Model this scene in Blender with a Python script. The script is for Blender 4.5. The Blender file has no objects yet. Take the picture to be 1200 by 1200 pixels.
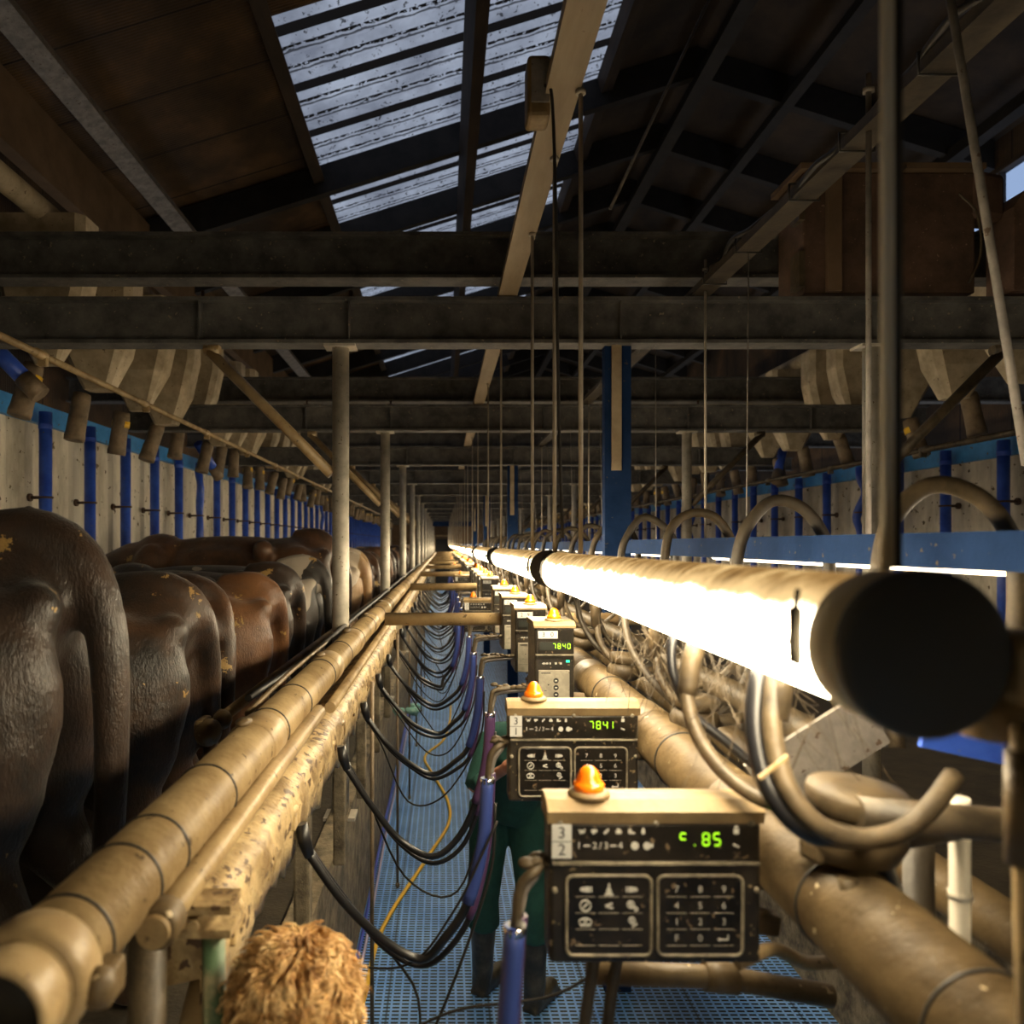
import bpy, bmesh, math, random
from mathutils import Vector, Matrix
R = math.radians
rnd = random.Random(7)
S = bpy.context.scene
COL = S.collection
CZ = 2.3            # camera height above the pit floor
F = 900.0           # focal length in pixels of a 1200 px frame

# ------------------------------------------------------------------ camera
cam = bpy.data.cameras.new('camera'); cam.sensor_width = 36; cam.lens = 36 * F / 1200
cam.shift_x = 80 / 1200; cam.shift_y = 38 / 1200
cam.clip_start = .05; cam.clip_end = 200
cam.dof.use_dof = True; cam.dof.focus_distance = 2.9; cam.dof.aperture_fstop = 3.4
camo = bpy.data.objects.new('camera', cam); COL.objects.link(camo)
camo.location = (0, 0, CZ); camo.rotation_euler = (R(90), 0, 0)
S.camera = camo
# ------------------------------------------------------------------ world and exposure
w = bpy.data.worlds.new('sky'); S.world = w; w.use_nodes = True
bg = w.node_tree.nodes['Background']; bg.inputs[0].default_value = (.80, .87, 1, 1); bg.inputs[1].default_value = .72
S.view_settings.view_transform = 'Standard'; S.view_settings.look = 'None'
S.view_settings.exposure = 0; S.view_settings.gamma = 1; S.view_settings.use_curve_mapping = False
TUBE_STRENGTH = 42.0

# ------------------------------------------------------------------ materials
def newmat(name):
    m = bpy.data.materials.new(name); m.use_nodes = True
    nt = m.node_tree
    return m, nt, nt.nodes['Principled BSDF'], nt.nodes['Material Output']
def N(nt, t, **k):
    n = nt.nodes.new(t)
    for a, v in k.items(): setattr(n, a, v)
    return n
def math_(nt, op, a, b=None, c=None):
    n = N(nt, 'ShaderNodeMath', operation=op)
    for i, v in enumerate((a, b, c)):
        if v is None: continue
        if isinstance(v, (int, float)): n.inputs[i].default_value = v
        else: nt.links.new(v, n.inputs[i])
    return n.outputs[0]
def ramp(nt, fac, stops):
    r = N(nt, 'ShaderNodeValToRGB'); e = r.color_ramp.elements
    while len(e) < len(stops): e.new(.5)
    for el, (p, c) in zip(e, stops): el.position = p; el.color = (*c, 1)
    nt.links.new(fac, r.inputs[0]); return r.outputs[0]
def mixc(nt, fac, a, b):
    n = N(nt, 'ShaderNodeMix', data_type='RGBA')
    for s, v in ((n.inputs[0], fac), (n.inputs[6], a), (n.inputs[7], b)):
        if isinstance(v, (int, float)): s.default_value = v
        elif isinstance(v, tuple): s.default_value = (*v, 1)
        else: nt.links.new(v, s)
    return n.outputs[2]
def noise(nt, co, scale, detail=4, rough=.6, stretch=None):
    if stretch:
        mp = N(nt, 'ShaderNodeMapping'); mp.inputs[3].default_value = stretch
        nt.links.new(co, mp.inputs[0]); co = mp.outputs[0]
    n = N(nt, 'ShaderNodeTexNoise'); n.inputs['Scale'].default_value = scale
    n.inputs['Detail'].default_value = detail; n.inputs['Roughness'].default_value = rough
    nt.links.new(co, n.inputs['Vector']); return n.outputs['Fac']
def pos(nt): return N(nt, 'ShaderNodeNewGeometry').outputs['Position']
def objco(nt): return N(nt, 'ShaderNodeTexCoord').outputs['Object']
def bump(nt, b, h, strength=.4, dist=.01):
    n = N(nt, 'ShaderNodeBump'); n.inputs['Strength'].default_value = strength; n.inputs['Distance'].default_value = dist
    nt.links.new(h, n.inputs['Height']); nt.links.new(n.outputs[0], b.inputs['Normal'])
M = {}
def dirty(name, c1, c2, scale=8, rough=.6, metal=0, lo=.38, hi=.62, speck=None, speck_scale=60, speck_at=.66, dust=None, bstr=.3, stretch=None, co='pos'):
    """two tone grime, optional specks, optional dust settled on faces that look up"""
    m, nt, b, o = newmat(name); p = pos(nt) if co == 'pos' else objco(nt)
    n1 = noise(nt, p, scale, 6, .65, stretch)
    c = ramp(nt, n1, [(lo, c1), (hi, c2)])
    n2 = noise(nt, p, speck_scale, 3, .6)
    if speck:
        f = math_(nt, 'GREATER_THAN', n2, speck_at); c = mixc(nt, f, c, speck)
    if dust:
        nz = N(nt, 'ShaderNodeSeparateXYZ'); g = N(nt, 'ShaderNodeNewGeometry'); nt.links.new(g.outputs['Normal'], nz.inputs[0])
        f = math_(nt, 'MULTIPLY_ADD', nz.outputs[2], 1.4, -.35)
        f = math_(nt, 'ADD', f, math_(nt, 'MULTIPLY_ADD', n1, 1.2, -.6))
        f2 = N(nt, 'ShaderNodeClamp'); nt.links.new(f, f2.inputs[0]); c = mixc(nt, f2.outputs[0], c, dust)
    nt.links.new(c, b.inputs['Base Color']); b.inputs['Roughness'].default_value = rough; b.inputs['Metallic'].default_value = metal
    h = math_(nt, 'ADD', math_(nt, 'MULTIPLY', n1, .7), math_(nt, 'MULTIPLY', n2, .35))
    bump(nt, b, h, bstr, .012)
    M[name] = m; return m
def plain(name, c, rough=.5, metal=0, emit=0, trans=0):
    m, nt, b, o = newmat(name); b.inputs['Base Color'].default_value = (*c, 1); b.inputs['Roughness'].default_value = rough
    b.inputs['Metallic'].default_value = metal
    if emit: b.inputs['Emission Color'].default_value = (*c, 1); b.inputs['Emission Strength'].default_value = emit
    if trans: b.inputs['Transmission Weight'].default_value = trans
    M[name] = m; return m
DUST = (.50, .36, .18)
dirty('pipe_cream', (0.231, 0.152, 0.070), (0.420, 0.304, 0.157), 6, .40, 0, .36, .60, (.11, .07, .033), 38, .665, None, .5)
dirty('pipe_brown', (0.070, 0.045, 0.019), (0.170, 0.115, 0.053), 6, .5, 0, .36, .62, (.58, .47, .30), 42, .70, None, .5)
dirty('trough_dirty', (0.210, 0.139, 0.064), (0.504, 0.376, 0.197), 11, .45, 0, .40, .58, (.09, .05, .025), 30, .60, None, 1)
dirty('steel_dark', (0.050, 0.048, 0.047), (0.144, 0.137, 0.127), 7, .6, 0, .35, .65, (.26, .21, .15), 40, .68, (.20, .15, .09), .5)
dirty('rafter_dark', (.010, .009, .008), (.024, .020, .018), 4, .8, 0, .35, .65, None, 40, .7, None, .3)
dirty('steel_grey', (.14, .125, .11), (.28, .25, .22), 12, .6, 0, .35, .65, (.08, .05, .03), 40, .66, None, .3)
dirty('post_galvanised', (0.380, 0.351, 0.290), (0.589, 0.541, 0.460), 10, .45, .15, .35, .65, (.12, .08, .04), 60, .68, None, .2)
dirty('rod_metal', (.34, .30, .24), (.52, .47, .39), 20, .45, .1, .3, .7, None, 60, .7, None, .2)
dirty('blue_paint', (.022, .065, .42), (.05, .13, .62), 6, .35, 0, .35, .65, (.20, .16, .12), 55, .70, None, .15)
dirty('blue_band', (.03, .19, .52), (.06, .30, .70), 6, .45, 0, .35, .65, (.12, .08, .05), 16, .66, None, .15)
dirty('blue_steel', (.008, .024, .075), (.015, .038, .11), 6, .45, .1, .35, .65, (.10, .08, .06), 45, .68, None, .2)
dirty('wood_tray', (0.255, 0.195, 0.120), (0.450, 0.360, 0.240), 5, .6, 0, .35, .65, (.2, .13, .07), 30, .72, None, .2, (1, .15, 1))
dirty('wood_dark', (.022, .014, .009), (.055, .034, .02), 6, .8, 0, .35, .65, None, 30, .7, None, .3, (1, .2, 1))
dirty('beam_brown', (.10, .062, .032), (.16, .10, .055), 3, .8, 0, .35, .65, None, 30, .7, None, .3)
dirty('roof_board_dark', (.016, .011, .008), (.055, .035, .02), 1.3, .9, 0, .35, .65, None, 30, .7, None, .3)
dirty('rust', (0.060, 0.034, 0.021), (0.132, 0.075, 0.048), 7, .7, 0, .35, .65, (.3, .2, .13), 50, .7, None, .4)
dirty('hopper_plastic', (.30, .24, .15), (.55, .45, .31), 6, .6, 0, .35, .65, (.15, .10, .06), 35, .68, None, .4)
dirty('spout', (.12, .085, .05), (.26, .19, .12), 9, .6, 0, .35, .65, (.3, .22, .14), 40, .7, None, .4)
dirty('case_black', (0.009, 0.007, 0.005), (0.030, 0.023, 0.015), 14, .4, 0, .4, .62, (.24, .18, .10), 75, .64, None, .2)
dirty('case_lid', (0.163, 0.108, 0.048), (0.281, 0.196, 0.093), 12, .55, 0, .35, .65, (.2, .14, .07), 60, .72, None, .3)
dirty('panel_black', (0.005, 0.004, 0.003), (0.017, 0.013, 0.009), 20, .28, 0, .4, .6, (.14, .10, .06), 75, .655, None, .1)
dirty('bezel', (0.120, 0.102, 0.073), (0.285, 0.248, 0.178), 30, .5, 0, .4, .6, None, 60, .7, None, .2)
dirty('panel_grey', (0.225, 0.204, 0.158), (0.330, 0.299, 0.231), 25, .5, 0, .4, .6, (.12, .09, .05), 70, .70, None, .1)
dirty('dusty_plastic', (0.037, 0.024, 0.010), (0.096, 0.066, 0.030), 12, .6, 0, .35, .65, (.2, .14, .08), 50, .7, None, .4)
dirty('hose_dusty', (0.028, 0.020, 0.011), (0.096, 0.069, 0.037), 14, .5, 0, .35, .62, (.08, .055, .035), 50, .68, None, .3)
dirty('hose_grey', (0.022, 0.017, 0.012), (0.067, 0.052, 0.034), 10, .5, 0, .35, .65, None, 50, .7, None, .2)
dirty('concrete_wall', (0.360, 0.320, 0.252), (0.740, 0.680, 0.567), 2.6, .85, 0, .35, .6, (.12, .09, .05), 14, .655, None, .5, (1, 1, .4))
dirty('concrete_curb', (.07, .055, .036), (.26, .21, .135), 9, .7, 0, .38, .62, (.32, .26, .16), 60, .70, None, .8)
dirty('manure_floor', (.03, .024, .017), (.07, .055, .035), 6, .6, 0, .35, .65, (.2, .15, .08), 50, .72, None, .7)
dirty('green_paint', (.08, .14, .07), (.34, .29, .17), 14, .5, 0, .42, .6, None, 50, .7, None, .3)
dirty('boiler_suit', (.012, .06, .05), (.02, .10, .08), 8, .85, 0, .35, .65, (.06, .05, .03), 40, .72, None, .3)
dirty('boot_rubber', (.03, .028, .022), (.10, .085, .055), 9, .4, 0, .4, .65, None, 50, .7, None, .3)
dirty('teal_cloth', (.10, .28, .25), (.30, .50, .45), 25, .8, 0, .4, .6, None, 50, .7, None, .3)
dirty('skin', (.55, .24, .15), (.68, .34, .22), 14, .5, 0, .35, .65, None, 50, .7, None, .1)
plain('black_rubber', (.010, .010, .012), .32)
plain('cap_black', (.10, .10, .095), .6)
plain('wire_dark', (.02, .018, .016), .5)
plain('hose_blue', (.035, .06, .24), .38)
plain('hose_purple', (.075, .035, .10), .38)
plain('hose_yellow', (.80, .48, .03), .4)
plain('hose_clear', (.42, .40, .62), .25)
plain('blue_line', (.06, .10, .55), .3)
plain('label_white', (.46, .46, .44), .5)
plain('ink', (.012, .012, .012), .5)
plain('icon_white', (.46, .45, .41), .5)
plain('led_green', (.38, .95, .02), .5, 0, .6)
plain('led_off', (.012, .014, .010), .4)
plain('led_teal', (.02, .8, .45), .5, 0, .9)
plain('chrome', (.6, .6, .6), .2, 1)
plain('yellow_tape', (.75, .45, .02), .5)
plain('pole_white', (.72, .66, .54), .45)
plain('eye_white', (.8, .78, .74), .3)
plain('collar_cream', (.80, .70, .50), .45)
m, nt, b, o = newmat('beacon_amber'); b.inputs['Base Color'].default_value = (.95, .20, .006, 1); b.inputs['Roughness'].default_value = .22
b.inputs['Subsurface Weight'].default_value = .2; b.inputs['Subsurface Radius'].default_value = (.03, .012, .003); b.inputs['Subsurface Scale'].default_value = .5
b.inputs['Specular IOR Level'].default_value = .6; M['beacon_amber'] = m

# lamp tube: lit plastic with a crust of dust on its upper side (dust has its own ragged edge)
m, nt, b, o = newmat('lamp_lit'); nt.nodes.remove(b)
oc = objco(nt); sx = N(nt, 'ShaderNodeSeparateXYZ'); nt.links.new(oc, sx.inputs[0])
st = noise(nt, oc, 12, 5, .7, (1, 1.6, .6)); sf = noise(nt, oc, 16, 5, .75, (1, 1.6, .5))
edge = math_(nt, 'ADD', sx.outputs[2], math_(nt, 'MULTIPLY_ADD', st, .030, -.015))
f = N(nt, 'ShaderNodeMapRange', interpolation_type='SMOOTHSTEP'); nt.links.new(edge, f.inputs[0])
f.inputs[1].default_value = .010; f.inputs[2].default_value = .034
dc = ramp(nt, sf, [(.36, (.22, .115, .035)), (.5, (.46, .26, .085)), (.64, (.95, .64, .27))])
f3 = N(nt, 'ShaderNodeMapRange', interpolation_type='SMOOTHSTEP'); nt.links.new(edge, f3.inputs[0]); f3.inputs[1].default_value = .028; f3.inputs[2].default_value = .056
dc = mixc(nt, f3.outputs[0], (1.25, .85, .38), dc)
e1 = N(nt, 'ShaderNodeEmission'); e1.inputs[0].default_value = (1, .83, .55, 1); e1.inputs[1].default_value = TUBE_STRENGTH
e2 = N(nt, 'ShaderNodeEmission'); nt.links.new(dc, e2.inputs[0]); e2.inputs[1].default_value = 1.0
mx = N(nt, 'ShaderNodeMixShader'); nt.links.new(f.outputs[0], mx.inputs[0]); nt.links.new(e1.outputs[0], mx.inputs[1]); nt.links.new(e2.outputs[0], mx.inputs[2])
nt.links.new(mx.outputs[0], o.inputs[0]); M['lamp_lit'] = m
m, nt, b, o = newmat('lamp_weak'); b.inputs['Emission Color'].default_value = (1, .80, .55, 1); b.inputs['Emission Strength'].default_value = 7; b.inputs['Base Color'].default_value = (.6, .5, .35, 1); M['lamp_weak'] = m

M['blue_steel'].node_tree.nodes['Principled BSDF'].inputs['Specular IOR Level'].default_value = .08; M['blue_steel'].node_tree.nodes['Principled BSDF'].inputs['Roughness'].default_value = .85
# blue slotted pit floor
m, nt, b, o = newmat('slotted_floor'); p = pos(nt); sx = N(nt, 'ShaderNodeSeparateXYZ'); nt.links.new(p, sx.inputs[0])
fx = math_(nt, 'FRACT', math_(nt, 'DIVIDE', math_(nt, 'ADD', sx.outputs[0], 20), .046))
fy = math_(nt, 'FRACT', math_(nt, 'DIVIDE', math_(nt, 'ADD', sx.outputs[1], 20), .030))
tx = math_(nt, 'LESS_THAN', math_(nt, 'FRACT', math_(nt, 'DIVIDE', math_(nt, 'ADD', sx.outputs[0], 20.02), .506)), .02)
slot = math_(nt, 'MULTIPLY', math_(nt, 'GREATER_THAN', fx, .24), math_(nt, 'GREATER_THAN', fy, .56))
n1 = noise(nt, p, 3.5, 5, .6); n2 = noise(nt, p, 70, 3, .6)
blue = ramp(nt, n1, [(.35, (.13, .32, .78)), (.65, (.24, .48, .95))])
blue = mixc(nt, math_(nt, 'GREATER_THAN', n2, .70), blue, (.35, .27, .16))
blue = mixc(nt, tx, blue, (.09, .17, .36))
c = mixc(nt, slot, blue, (.004, .005, .008)); nt.links.new(c, b.inputs['Base Color'])
b.inputs['Roughness'].default_value = .42; b.inputs['Specular IOR Level'].default_value = .4
bump(nt, b, math_(nt, 'SUBTRACT', 1, slot), .6, .01); M['slotted_floor'] = m

# brown insulating roof board with sheet joints
m, nt, b, o = newmat('roof_board'); p = pos(nt); sx = N(nt, 'ShaderNodeSeparateXYZ'); nt.links.new(p, sx.inputs[0])
jy = math_(nt, 'LESS_THAN', math_(nt, 'FRACT', math_(nt, 'DIVIDE', math_(nt, 'ADD', sx.outputs[1], 20), .95)), .022)
n1 = noise(nt, p, .9, 5, .6); wv = N(nt, 'ShaderNodeTexWave', bands_direction='Y'); wv.inputs['Scale'].default_value = 9; wv.inputs['Distortion'].default_value = .6
nt.links.new(p, wv.inputs[0])
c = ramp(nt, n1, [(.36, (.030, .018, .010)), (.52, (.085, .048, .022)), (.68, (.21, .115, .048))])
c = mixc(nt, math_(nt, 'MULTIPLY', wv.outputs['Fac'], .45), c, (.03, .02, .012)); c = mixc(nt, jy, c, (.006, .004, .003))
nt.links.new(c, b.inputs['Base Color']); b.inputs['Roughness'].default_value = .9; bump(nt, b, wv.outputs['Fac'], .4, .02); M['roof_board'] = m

# translucent skylight sheet, grime along its ribs
m, nt, b, o = newmat('skylight_sheet'); nt.nodes.remove(b); p = pos(nt); sx = N(nt, 'ShaderNodeSeparateXYZ'); nt.links.new(p, sx.inputs[0])
wob = noise(nt, p, 6, 3, .6)
yy = math_(nt, 'ADD', sx.outputs[1], math_(nt, 'MULTIPLY', wob, .05))
rb = math_(nt, 'FRACT', math_(nt, 'DIVIDE', yy, .30)); rib = math_(nt, 'LESS_THAN', rb, .16); rib2 = math_(nt, 'MULTIPLY', math_(nt, 'GREATER_THAN', rb, .22), math_(nt, 'LESS_THAN', rb, .30))
br = noise(nt, p, 22, 4, .7); rib = math_(nt, 'MULTIPLY', rib, math_(nt, 'GREATER_THAN', br, .44))
lap = math_(nt, 'LESS_THAN', math_(nt, 'FRACT', math_(nt, 'DIVIDE', yy, .90)), .16)
spk = math_(nt, 'GREATER_THAN', noise(nt, p, 14, 4, .7), .62)
g = math_(nt, 'MAXIMUM', math_(nt, 'MAXIMUM', rib, math_(nt, 'MULTIPLY', rib2, .8)), math_(nt, 'MAXIMUM', lap, math_(nt, 'MULTIPLY', spk, .8)))
cl = ramp(nt, noise(nt, p, 1.2, 5, .6), [(.35, (.34, .36, .42)), (.65, (.72, .76, .84))])
c = mixc(nt, g, cl, (.015, .013, .012)); tr = N(nt, 'ShaderNodeBsdfTranslucent'); nt.links.new(c, tr.inputs[0])
df = N(nt, 'ShaderNodeBsdfDiffuse'); nt.links.new(c, df.inputs[0])
mx = N(nt, 'ShaderNodeMixShader'); mx.inputs[0].default_value = .15; nt.links.new(tr.outputs[0], mx.inputs[1]); nt.links.new(df.outputs[0], mx.inputs[2])
nt.links.new(mx.outputs[0], o.inputs[0]); M['skylight_sheet'] = m

m, nt, b, o = newmat('window_glass'); nt.nodes.remove(b)
g1 = N(nt, 'ShaderNodeBsdfTransparent'); g1.inputs[0].default_value = (.75, .85, 1, 1); g2 = N(nt, 'ShaderNodeBsdfGlossy'); g2.inputs['Roughness'].default_value = .1
mx = N(nt, 'ShaderNodeMixShader'); mx.inputs[0].default_value = .05; nt.links.new(g1.outputs[0], mx.inputs[1]); nt.links.new(g2.outputs[0], mx.inputs[2]); nt.links.new(mx.outputs[0], o.inputs[0]); M['window_glass'] = m

# cow hides
def hide(name, c1, c2, patch=None, patch_scale=1.6, patch_at=.55, seed=0, muck=.635):
    m, nt, b, o = newmat(name); p = objco(nt)
    if seed:
        mp = N(nt, 'ShaderNodeMapping'); mp.inputs[1].default_value = (seed, seed * .7, -seed); nt.links.new(p, mp.inputs[0]); p = mp.outputs[0]
    c = ramp(nt, noise(nt, p, 3.5, 6, .68), [(.38, c1), (.62, c2)])
    if patch:
        pn = noise(nt, p, patch_scale, 2, .45)
        if name == 'hide_pied':
            q = N(nt, 'ShaderNodeVectorMath', operation='DISTANCE'); nt.links.new(objco(nt), q.inputs[0]); q.inputs[1].default_value = (-.28, -.06, 1.34)
            pn = math_(nt, 'ADD', pn, math_(nt, 'MULTIPLY', math_(nt, 'LESS_THAN', math_(nt, 'ADD', q.outputs['Value'], math_(nt, 'MULTIPLY', noise(nt, p, 7, 3), .2)), .33), 1))
        f = math_(nt, 'GREATER_THAN', pn, patch_at); c = mixc(nt, f, c, patch)
    fn = noise(nt, p, 90, 3, .7); c = mixc(nt, math_(nt, 'MULTIPLY', math_(nt, 'GREATER_THAN', fn, .66), .22), c, (.20, .14, .08))
    mk = math_(nt, 'MULTIPLY', math_(nt, 'GREATER_THAN', noise(nt, p, 9, 5, .72), muck), math_(nt, 'GREATER_THAN', noise(nt, p, 3, 2, .5), .5))
    c = mixc(nt, mk, c, (.42, .26, .08)); nt.links.new(c, b.inputs['Base Color']); b.inputs['Roughness'].default_value = .38
    b.inputs['Sheen Weight'].default_value = .15
    h = math_(nt, 'ADD', math_(nt, 'MULTIPLY', noise(nt, p, 130, 3, .7, (1, 1, .35)), .5), mk); h = math_(nt, 'ADD', h, math_(nt, 'MULTIPLY', noise(nt, p, 11, 4, .6), .8)); bump(nt, b, h, .6, .012); M[name] = m
hide('hide_black', (.008, .007, .006), (.048, .026, .015))
hide('hide_black_brown', (.012, .009, .007), (.085, .042, .020), seed=3)
hide('hide_brown', (.06, .028, .013), (.17, .075, .03), seed=5)
hide('hide_chestnut', (.085, .036, .015), (.21, .092, .033), seed=8)
hide('hide_pied', (.013, .011, .010), (.03, .022, .017), (.42, .36, .29), 1.9, .60, 2.3)
hide('hide_brown_dark', (.035, .018, .010), (.13, .060, .026), seed=11)
hide('hide_tan', (.32, .19, .09), (.50, .33, .17), (.60, .50, .38), 1.8, .52, 14)
# hair
m, nt, b, o = newmat('hair_blond'); p = objco(nt)
c = ramp(nt, noise(nt, p, 26, 4, .7), [(.34, (.26, .12, .035)), (.5, (.58, .34, .125)), (.64, (.90, .66, .34))])
nt.links.new(c, b.inputs['Base Color']); b.inputs['Roughness'].default_value = .42; bump(nt, b, noise(nt, p, 90, 3, .7), .6, .004); M['hair_blond'] = m
plain('hair_brown', (.06, .03, .015), .5)

# ------------------------------------------------------------------ mesh building
def spline(pts, n=8):
    """Catmull-Rom through the points"""
    P = [Vector(p) for p in pts]
    if len(P) < 3: return P
    Q = [P[0] * 2 - P[1]] + P + [P[-1] * 2 - P[-2]]; out = []
    for i in range(1, len(Q) - 2):
        a, b_, c_, d = Q[i - 1:i + 3]
        for k in range(n):
            t = k / n
            out.append(.5 * (2 * b_ + (c_ - a) * t + (2 * a - 5 * b_ + 4 * c_ - d) * t * t + (3 * b_ - a - 3 * c_ + d) * t ** 3))
    out.append(P[-1]); return out
class MB:
    def __init__(s): s.bm = bmesh.new(); s.mats = []
    def _mi(s, m):
        if m is None: return 0
        if m not in s.mats: s.mats.append(m)
        return s.mats.index(m)
    def box(s, c, d, rz=0, rx=0, ry=0, m=None, bev=0):
        mt = Matrix.Translation(c) @ Matrix.Rotation(rz, 4, 'Z') @ Matrix.Rotation(ry, 4, 'Y') @ Matrix.Rotation(rx, 4, 'X') @ Matrix.Diagonal((*d, 1))
        g = bmesh.ops.create_cube(s.bm, size=1, matrix=mt)['verts']
        fs = {f for v in g for f in v.link_faces}
        for f in fs: f.material_index = s._mi(m)
        if bev:
            es = list({e for v in g for e in v.link_edges})
            bmesh.ops.bevel(s.bm, geom=es, offset=bev, segments=2, affect='EDGES', profile=.5)
        return s
    def quad(s, pts, m=None):
        f = s.bm.faces.new([s.bm.verts.new(p) for p in pts]); f.material_index = s._mi(m); return s
    def prism(s, poly, y0, y1, m=None, axis='Y', org=(0, 0, 0)):
        """extrude a 2-D polygon; axis is the extrusion axis"""
        def T(a, b_, h):
            v = {'Y': (a, h, b_), 'X': (h, a, b_), 'Z': (a, b_, h)}[axis]; return Vector(v) + Vector(org)
        A = [s.bm.verts.new(T(a, b_, y0)) for a, b_ in poly]; B = [s.bm.verts.new(T(a, b_, y1)) for a, b_ in poly]; n = len(poly)
        fs = [s.bm.faces.new(A), s.bm.faces.new(B[::-1])] + [s.bm.faces.new((A[i], B[i], B[(i + 1) % n], A[(i + 1) % n])) for i in range(n)]
        for f in fs: f.material_index = s._mi(m)
        return s
    def tube(s, pts, r, seg=12, cap=True, m=None, smooth=True, inner=None):
        P = [Vector(p) for p in pts]; n = len(P); rr = r if isinstance(r, (list, tuple)) else [r] * n
        if len(rr) != n: rr = [rr[min(int(i / max(n - 1, 1) * (len(rr) - 1)), len(rr) - 2)] * (1 - ((i / (n - 1) * (len(rr) - 1)) - min(int(i / (n - 1) * (len(rr) - 1)), len(rr) - 2))) + rr[min(int(i / (n - 1) * (len(rr) - 1)), len(rr) - 2) + 1] * ((i / (n - 1) * (len(rr) - 1)) - min(int(i / (n - 1) * (len(rr) - 1)), len(rr) - 2)) for i in range(n)]
        T = []
        for i in range(n):
            d = (P[min(i + 1, n - 1)] - P[max(i - 1, 0)]); T.append(d.normalized() if d.length > 1e-9 else Vector((0, 0, 1)))
        u = T[0].orthogonal().normalized(); rings = []
        for i in range(n):
            if i:
                q = T[i - 1].rotation_difference(T[i]); u = q @ u
            v = T[i].cross(u).normalized(); u = v.cross(T[i]).normalized()
            rings.append([s.bm.verts.new(P[i] + (u * math.cos(2 * math.pi * k / seg) + v * math.sin(2 * math.pi * k / seg)) * rr[i]) for k in range(seg)])
        mi = s._mi(m)
        for i in range(n - 1):
            for k in range(seg):
                f = s.bm.faces.new((rings[i][k], rings[i][(k + 1) % seg], rings[i + 1][(k + 1) % seg], rings[i + 1][k])); f.smooth = smooth; f.material_index = mi
        if cap:
            for rg in (rings[0][::-1], rings[-1]):
                f = s.bm.faces.new(rg); f.material_index = mi
        return s
    def lathe(s, prof, org, axis=(0, 0, 1), seg=24, m=None):
        """profile: list of (radius, height) along axis"""
        ax = Vector(axis).normalized(); q = Vector((0, 0, 1)).rotation_difference(ax); rings = []; mi = s._mi(m)
        for r, h in prof:
            rings.append([s.bm.verts.new(q @ Vector((max(r, 1e-4) * math.cos(2 * math.pi * k / seg), max(r, 1e-4) * math.sin(2 * math.pi * k / seg), h)) + Vector(org)) for k in range(seg)])
        for i in range(len(rings) - 1):
            for k in range(seg):
                f = s.bm.faces.new((rings[i][k], rings[i][(k + 1) % seg], rings[i + 1][(k + 1) % seg], rings[i + 1][k])); f.smooth = True; f.material_index = mi
        for rg in (rings[0][::-1], rings[-1]):
            f = s.bm.faces.new(rg); f.material_index = mi
        return s
    def ell(s, c, r, rot=None, u=14, v=9):
        mt = Matrix.Translation(c)
        if rot: mt = mt @ Matrix.Rotation(rot[0], 4, 'X') @ Matrix.Rotation(rot[1], 4, 'Y') @ Matrix.Rotation(rot[2], 4, 'Z')
        g = bmesh.ops.create_uvsphere(s.bm, u_segments=u, v_segments=v, radius=1, matrix=mt @ Matrix.Diagonal((*r, 1)))['verts']
        for f in {f for vv in g for f in vv.link_faces}: f.smooth = True
        return s
    def torus(s, c, R_, r, axis=(0, 1, 0), seg=28, m=None, rs=8):
        q = Vector((0, 0, 1)).rotation_difference(Vector(axis))
        pts = [q @ Vector((R_ * math.cos(2 * math.pi * k / seg), R_ * math.sin(2 * math.pi * k / seg), 0)) + Vector(c) for k in range(seg + 1)]
        return s.tube(pts, r, rs, False, m)
    def mesh(s, name, mats):
        bmesh.ops.recalc_face_normals(s.bm, faces=s.bm.faces[:])
        me = bpy.data.meshes.new(name); s.bm.to_mesh(me); s.bm.free()
        ml = s.mats if s.mats else [mats]
        if s.mats: ml = [x for x in s.mats]
        for x in ml: me.materials.append(M[x])
        return me
    def build(s, name, mat=None, parent=None, loc=None):
        return link(name, s.mesh(name, mat), parent, loc)
def link(name, me, parent=None, loc=None):
    o = bpy.data.objects.new(name, me); COL.objects.link(o)
    if parent: o.parent = parent
    if loc: o.location = loc
    return o
def tag(o, label=None, cat=None, group=None, kind=None):
    if label: o['label'] = label
    if cat: o['category'] = cat
    if group: o['group'] = group
    if kind: o['kind'] = kind
    return o
def thing(name, label, cat, loc=(0, 0, 0), group=None, rz=0):
    o = bpy.data.objects.new(name, None); COL.objects.link(o); o.location = loc; o.rotation_euler.z = rz; o.empty_display_size = .1
    return tag(o, label, cat, group)
def copy_tree(o, parent=None):
    c = o.copy(); COL.objects.link(c); c.parent = parent
    for ch in [x for x in o.children]: copy_tree(ch, c)
    return c
ORD = ['', 'first', 'second', 'third', 'fourth', 'fifth', 'sixth', 'seventh', 'eighth', 'ninth', 'tenth', 'eleventh', 'twelfth', 'thirteenth', 'fourteenth', 'fifteenth', 'sixteenth',
       'seventeenth', 'eighteenth', 'nineteenth', 'twentieth']
for _t in ('twenty', 'thirty', 'forty', 'fifty'):
    for _i in range(10):
        if _t == 'twenty' and _i == 0: continue
        ORD.append({'twenty': 'twentieth', 'thirty': 'thirtieth', 'forty': 'fortieth', 'fifty': 'fiftieth'}[_t] if _i == 0 else _t + '-' + ORD[_i])
def W(x, y, z): return (x, y, CZ + z)         # z given relative to the camera's height
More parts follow.
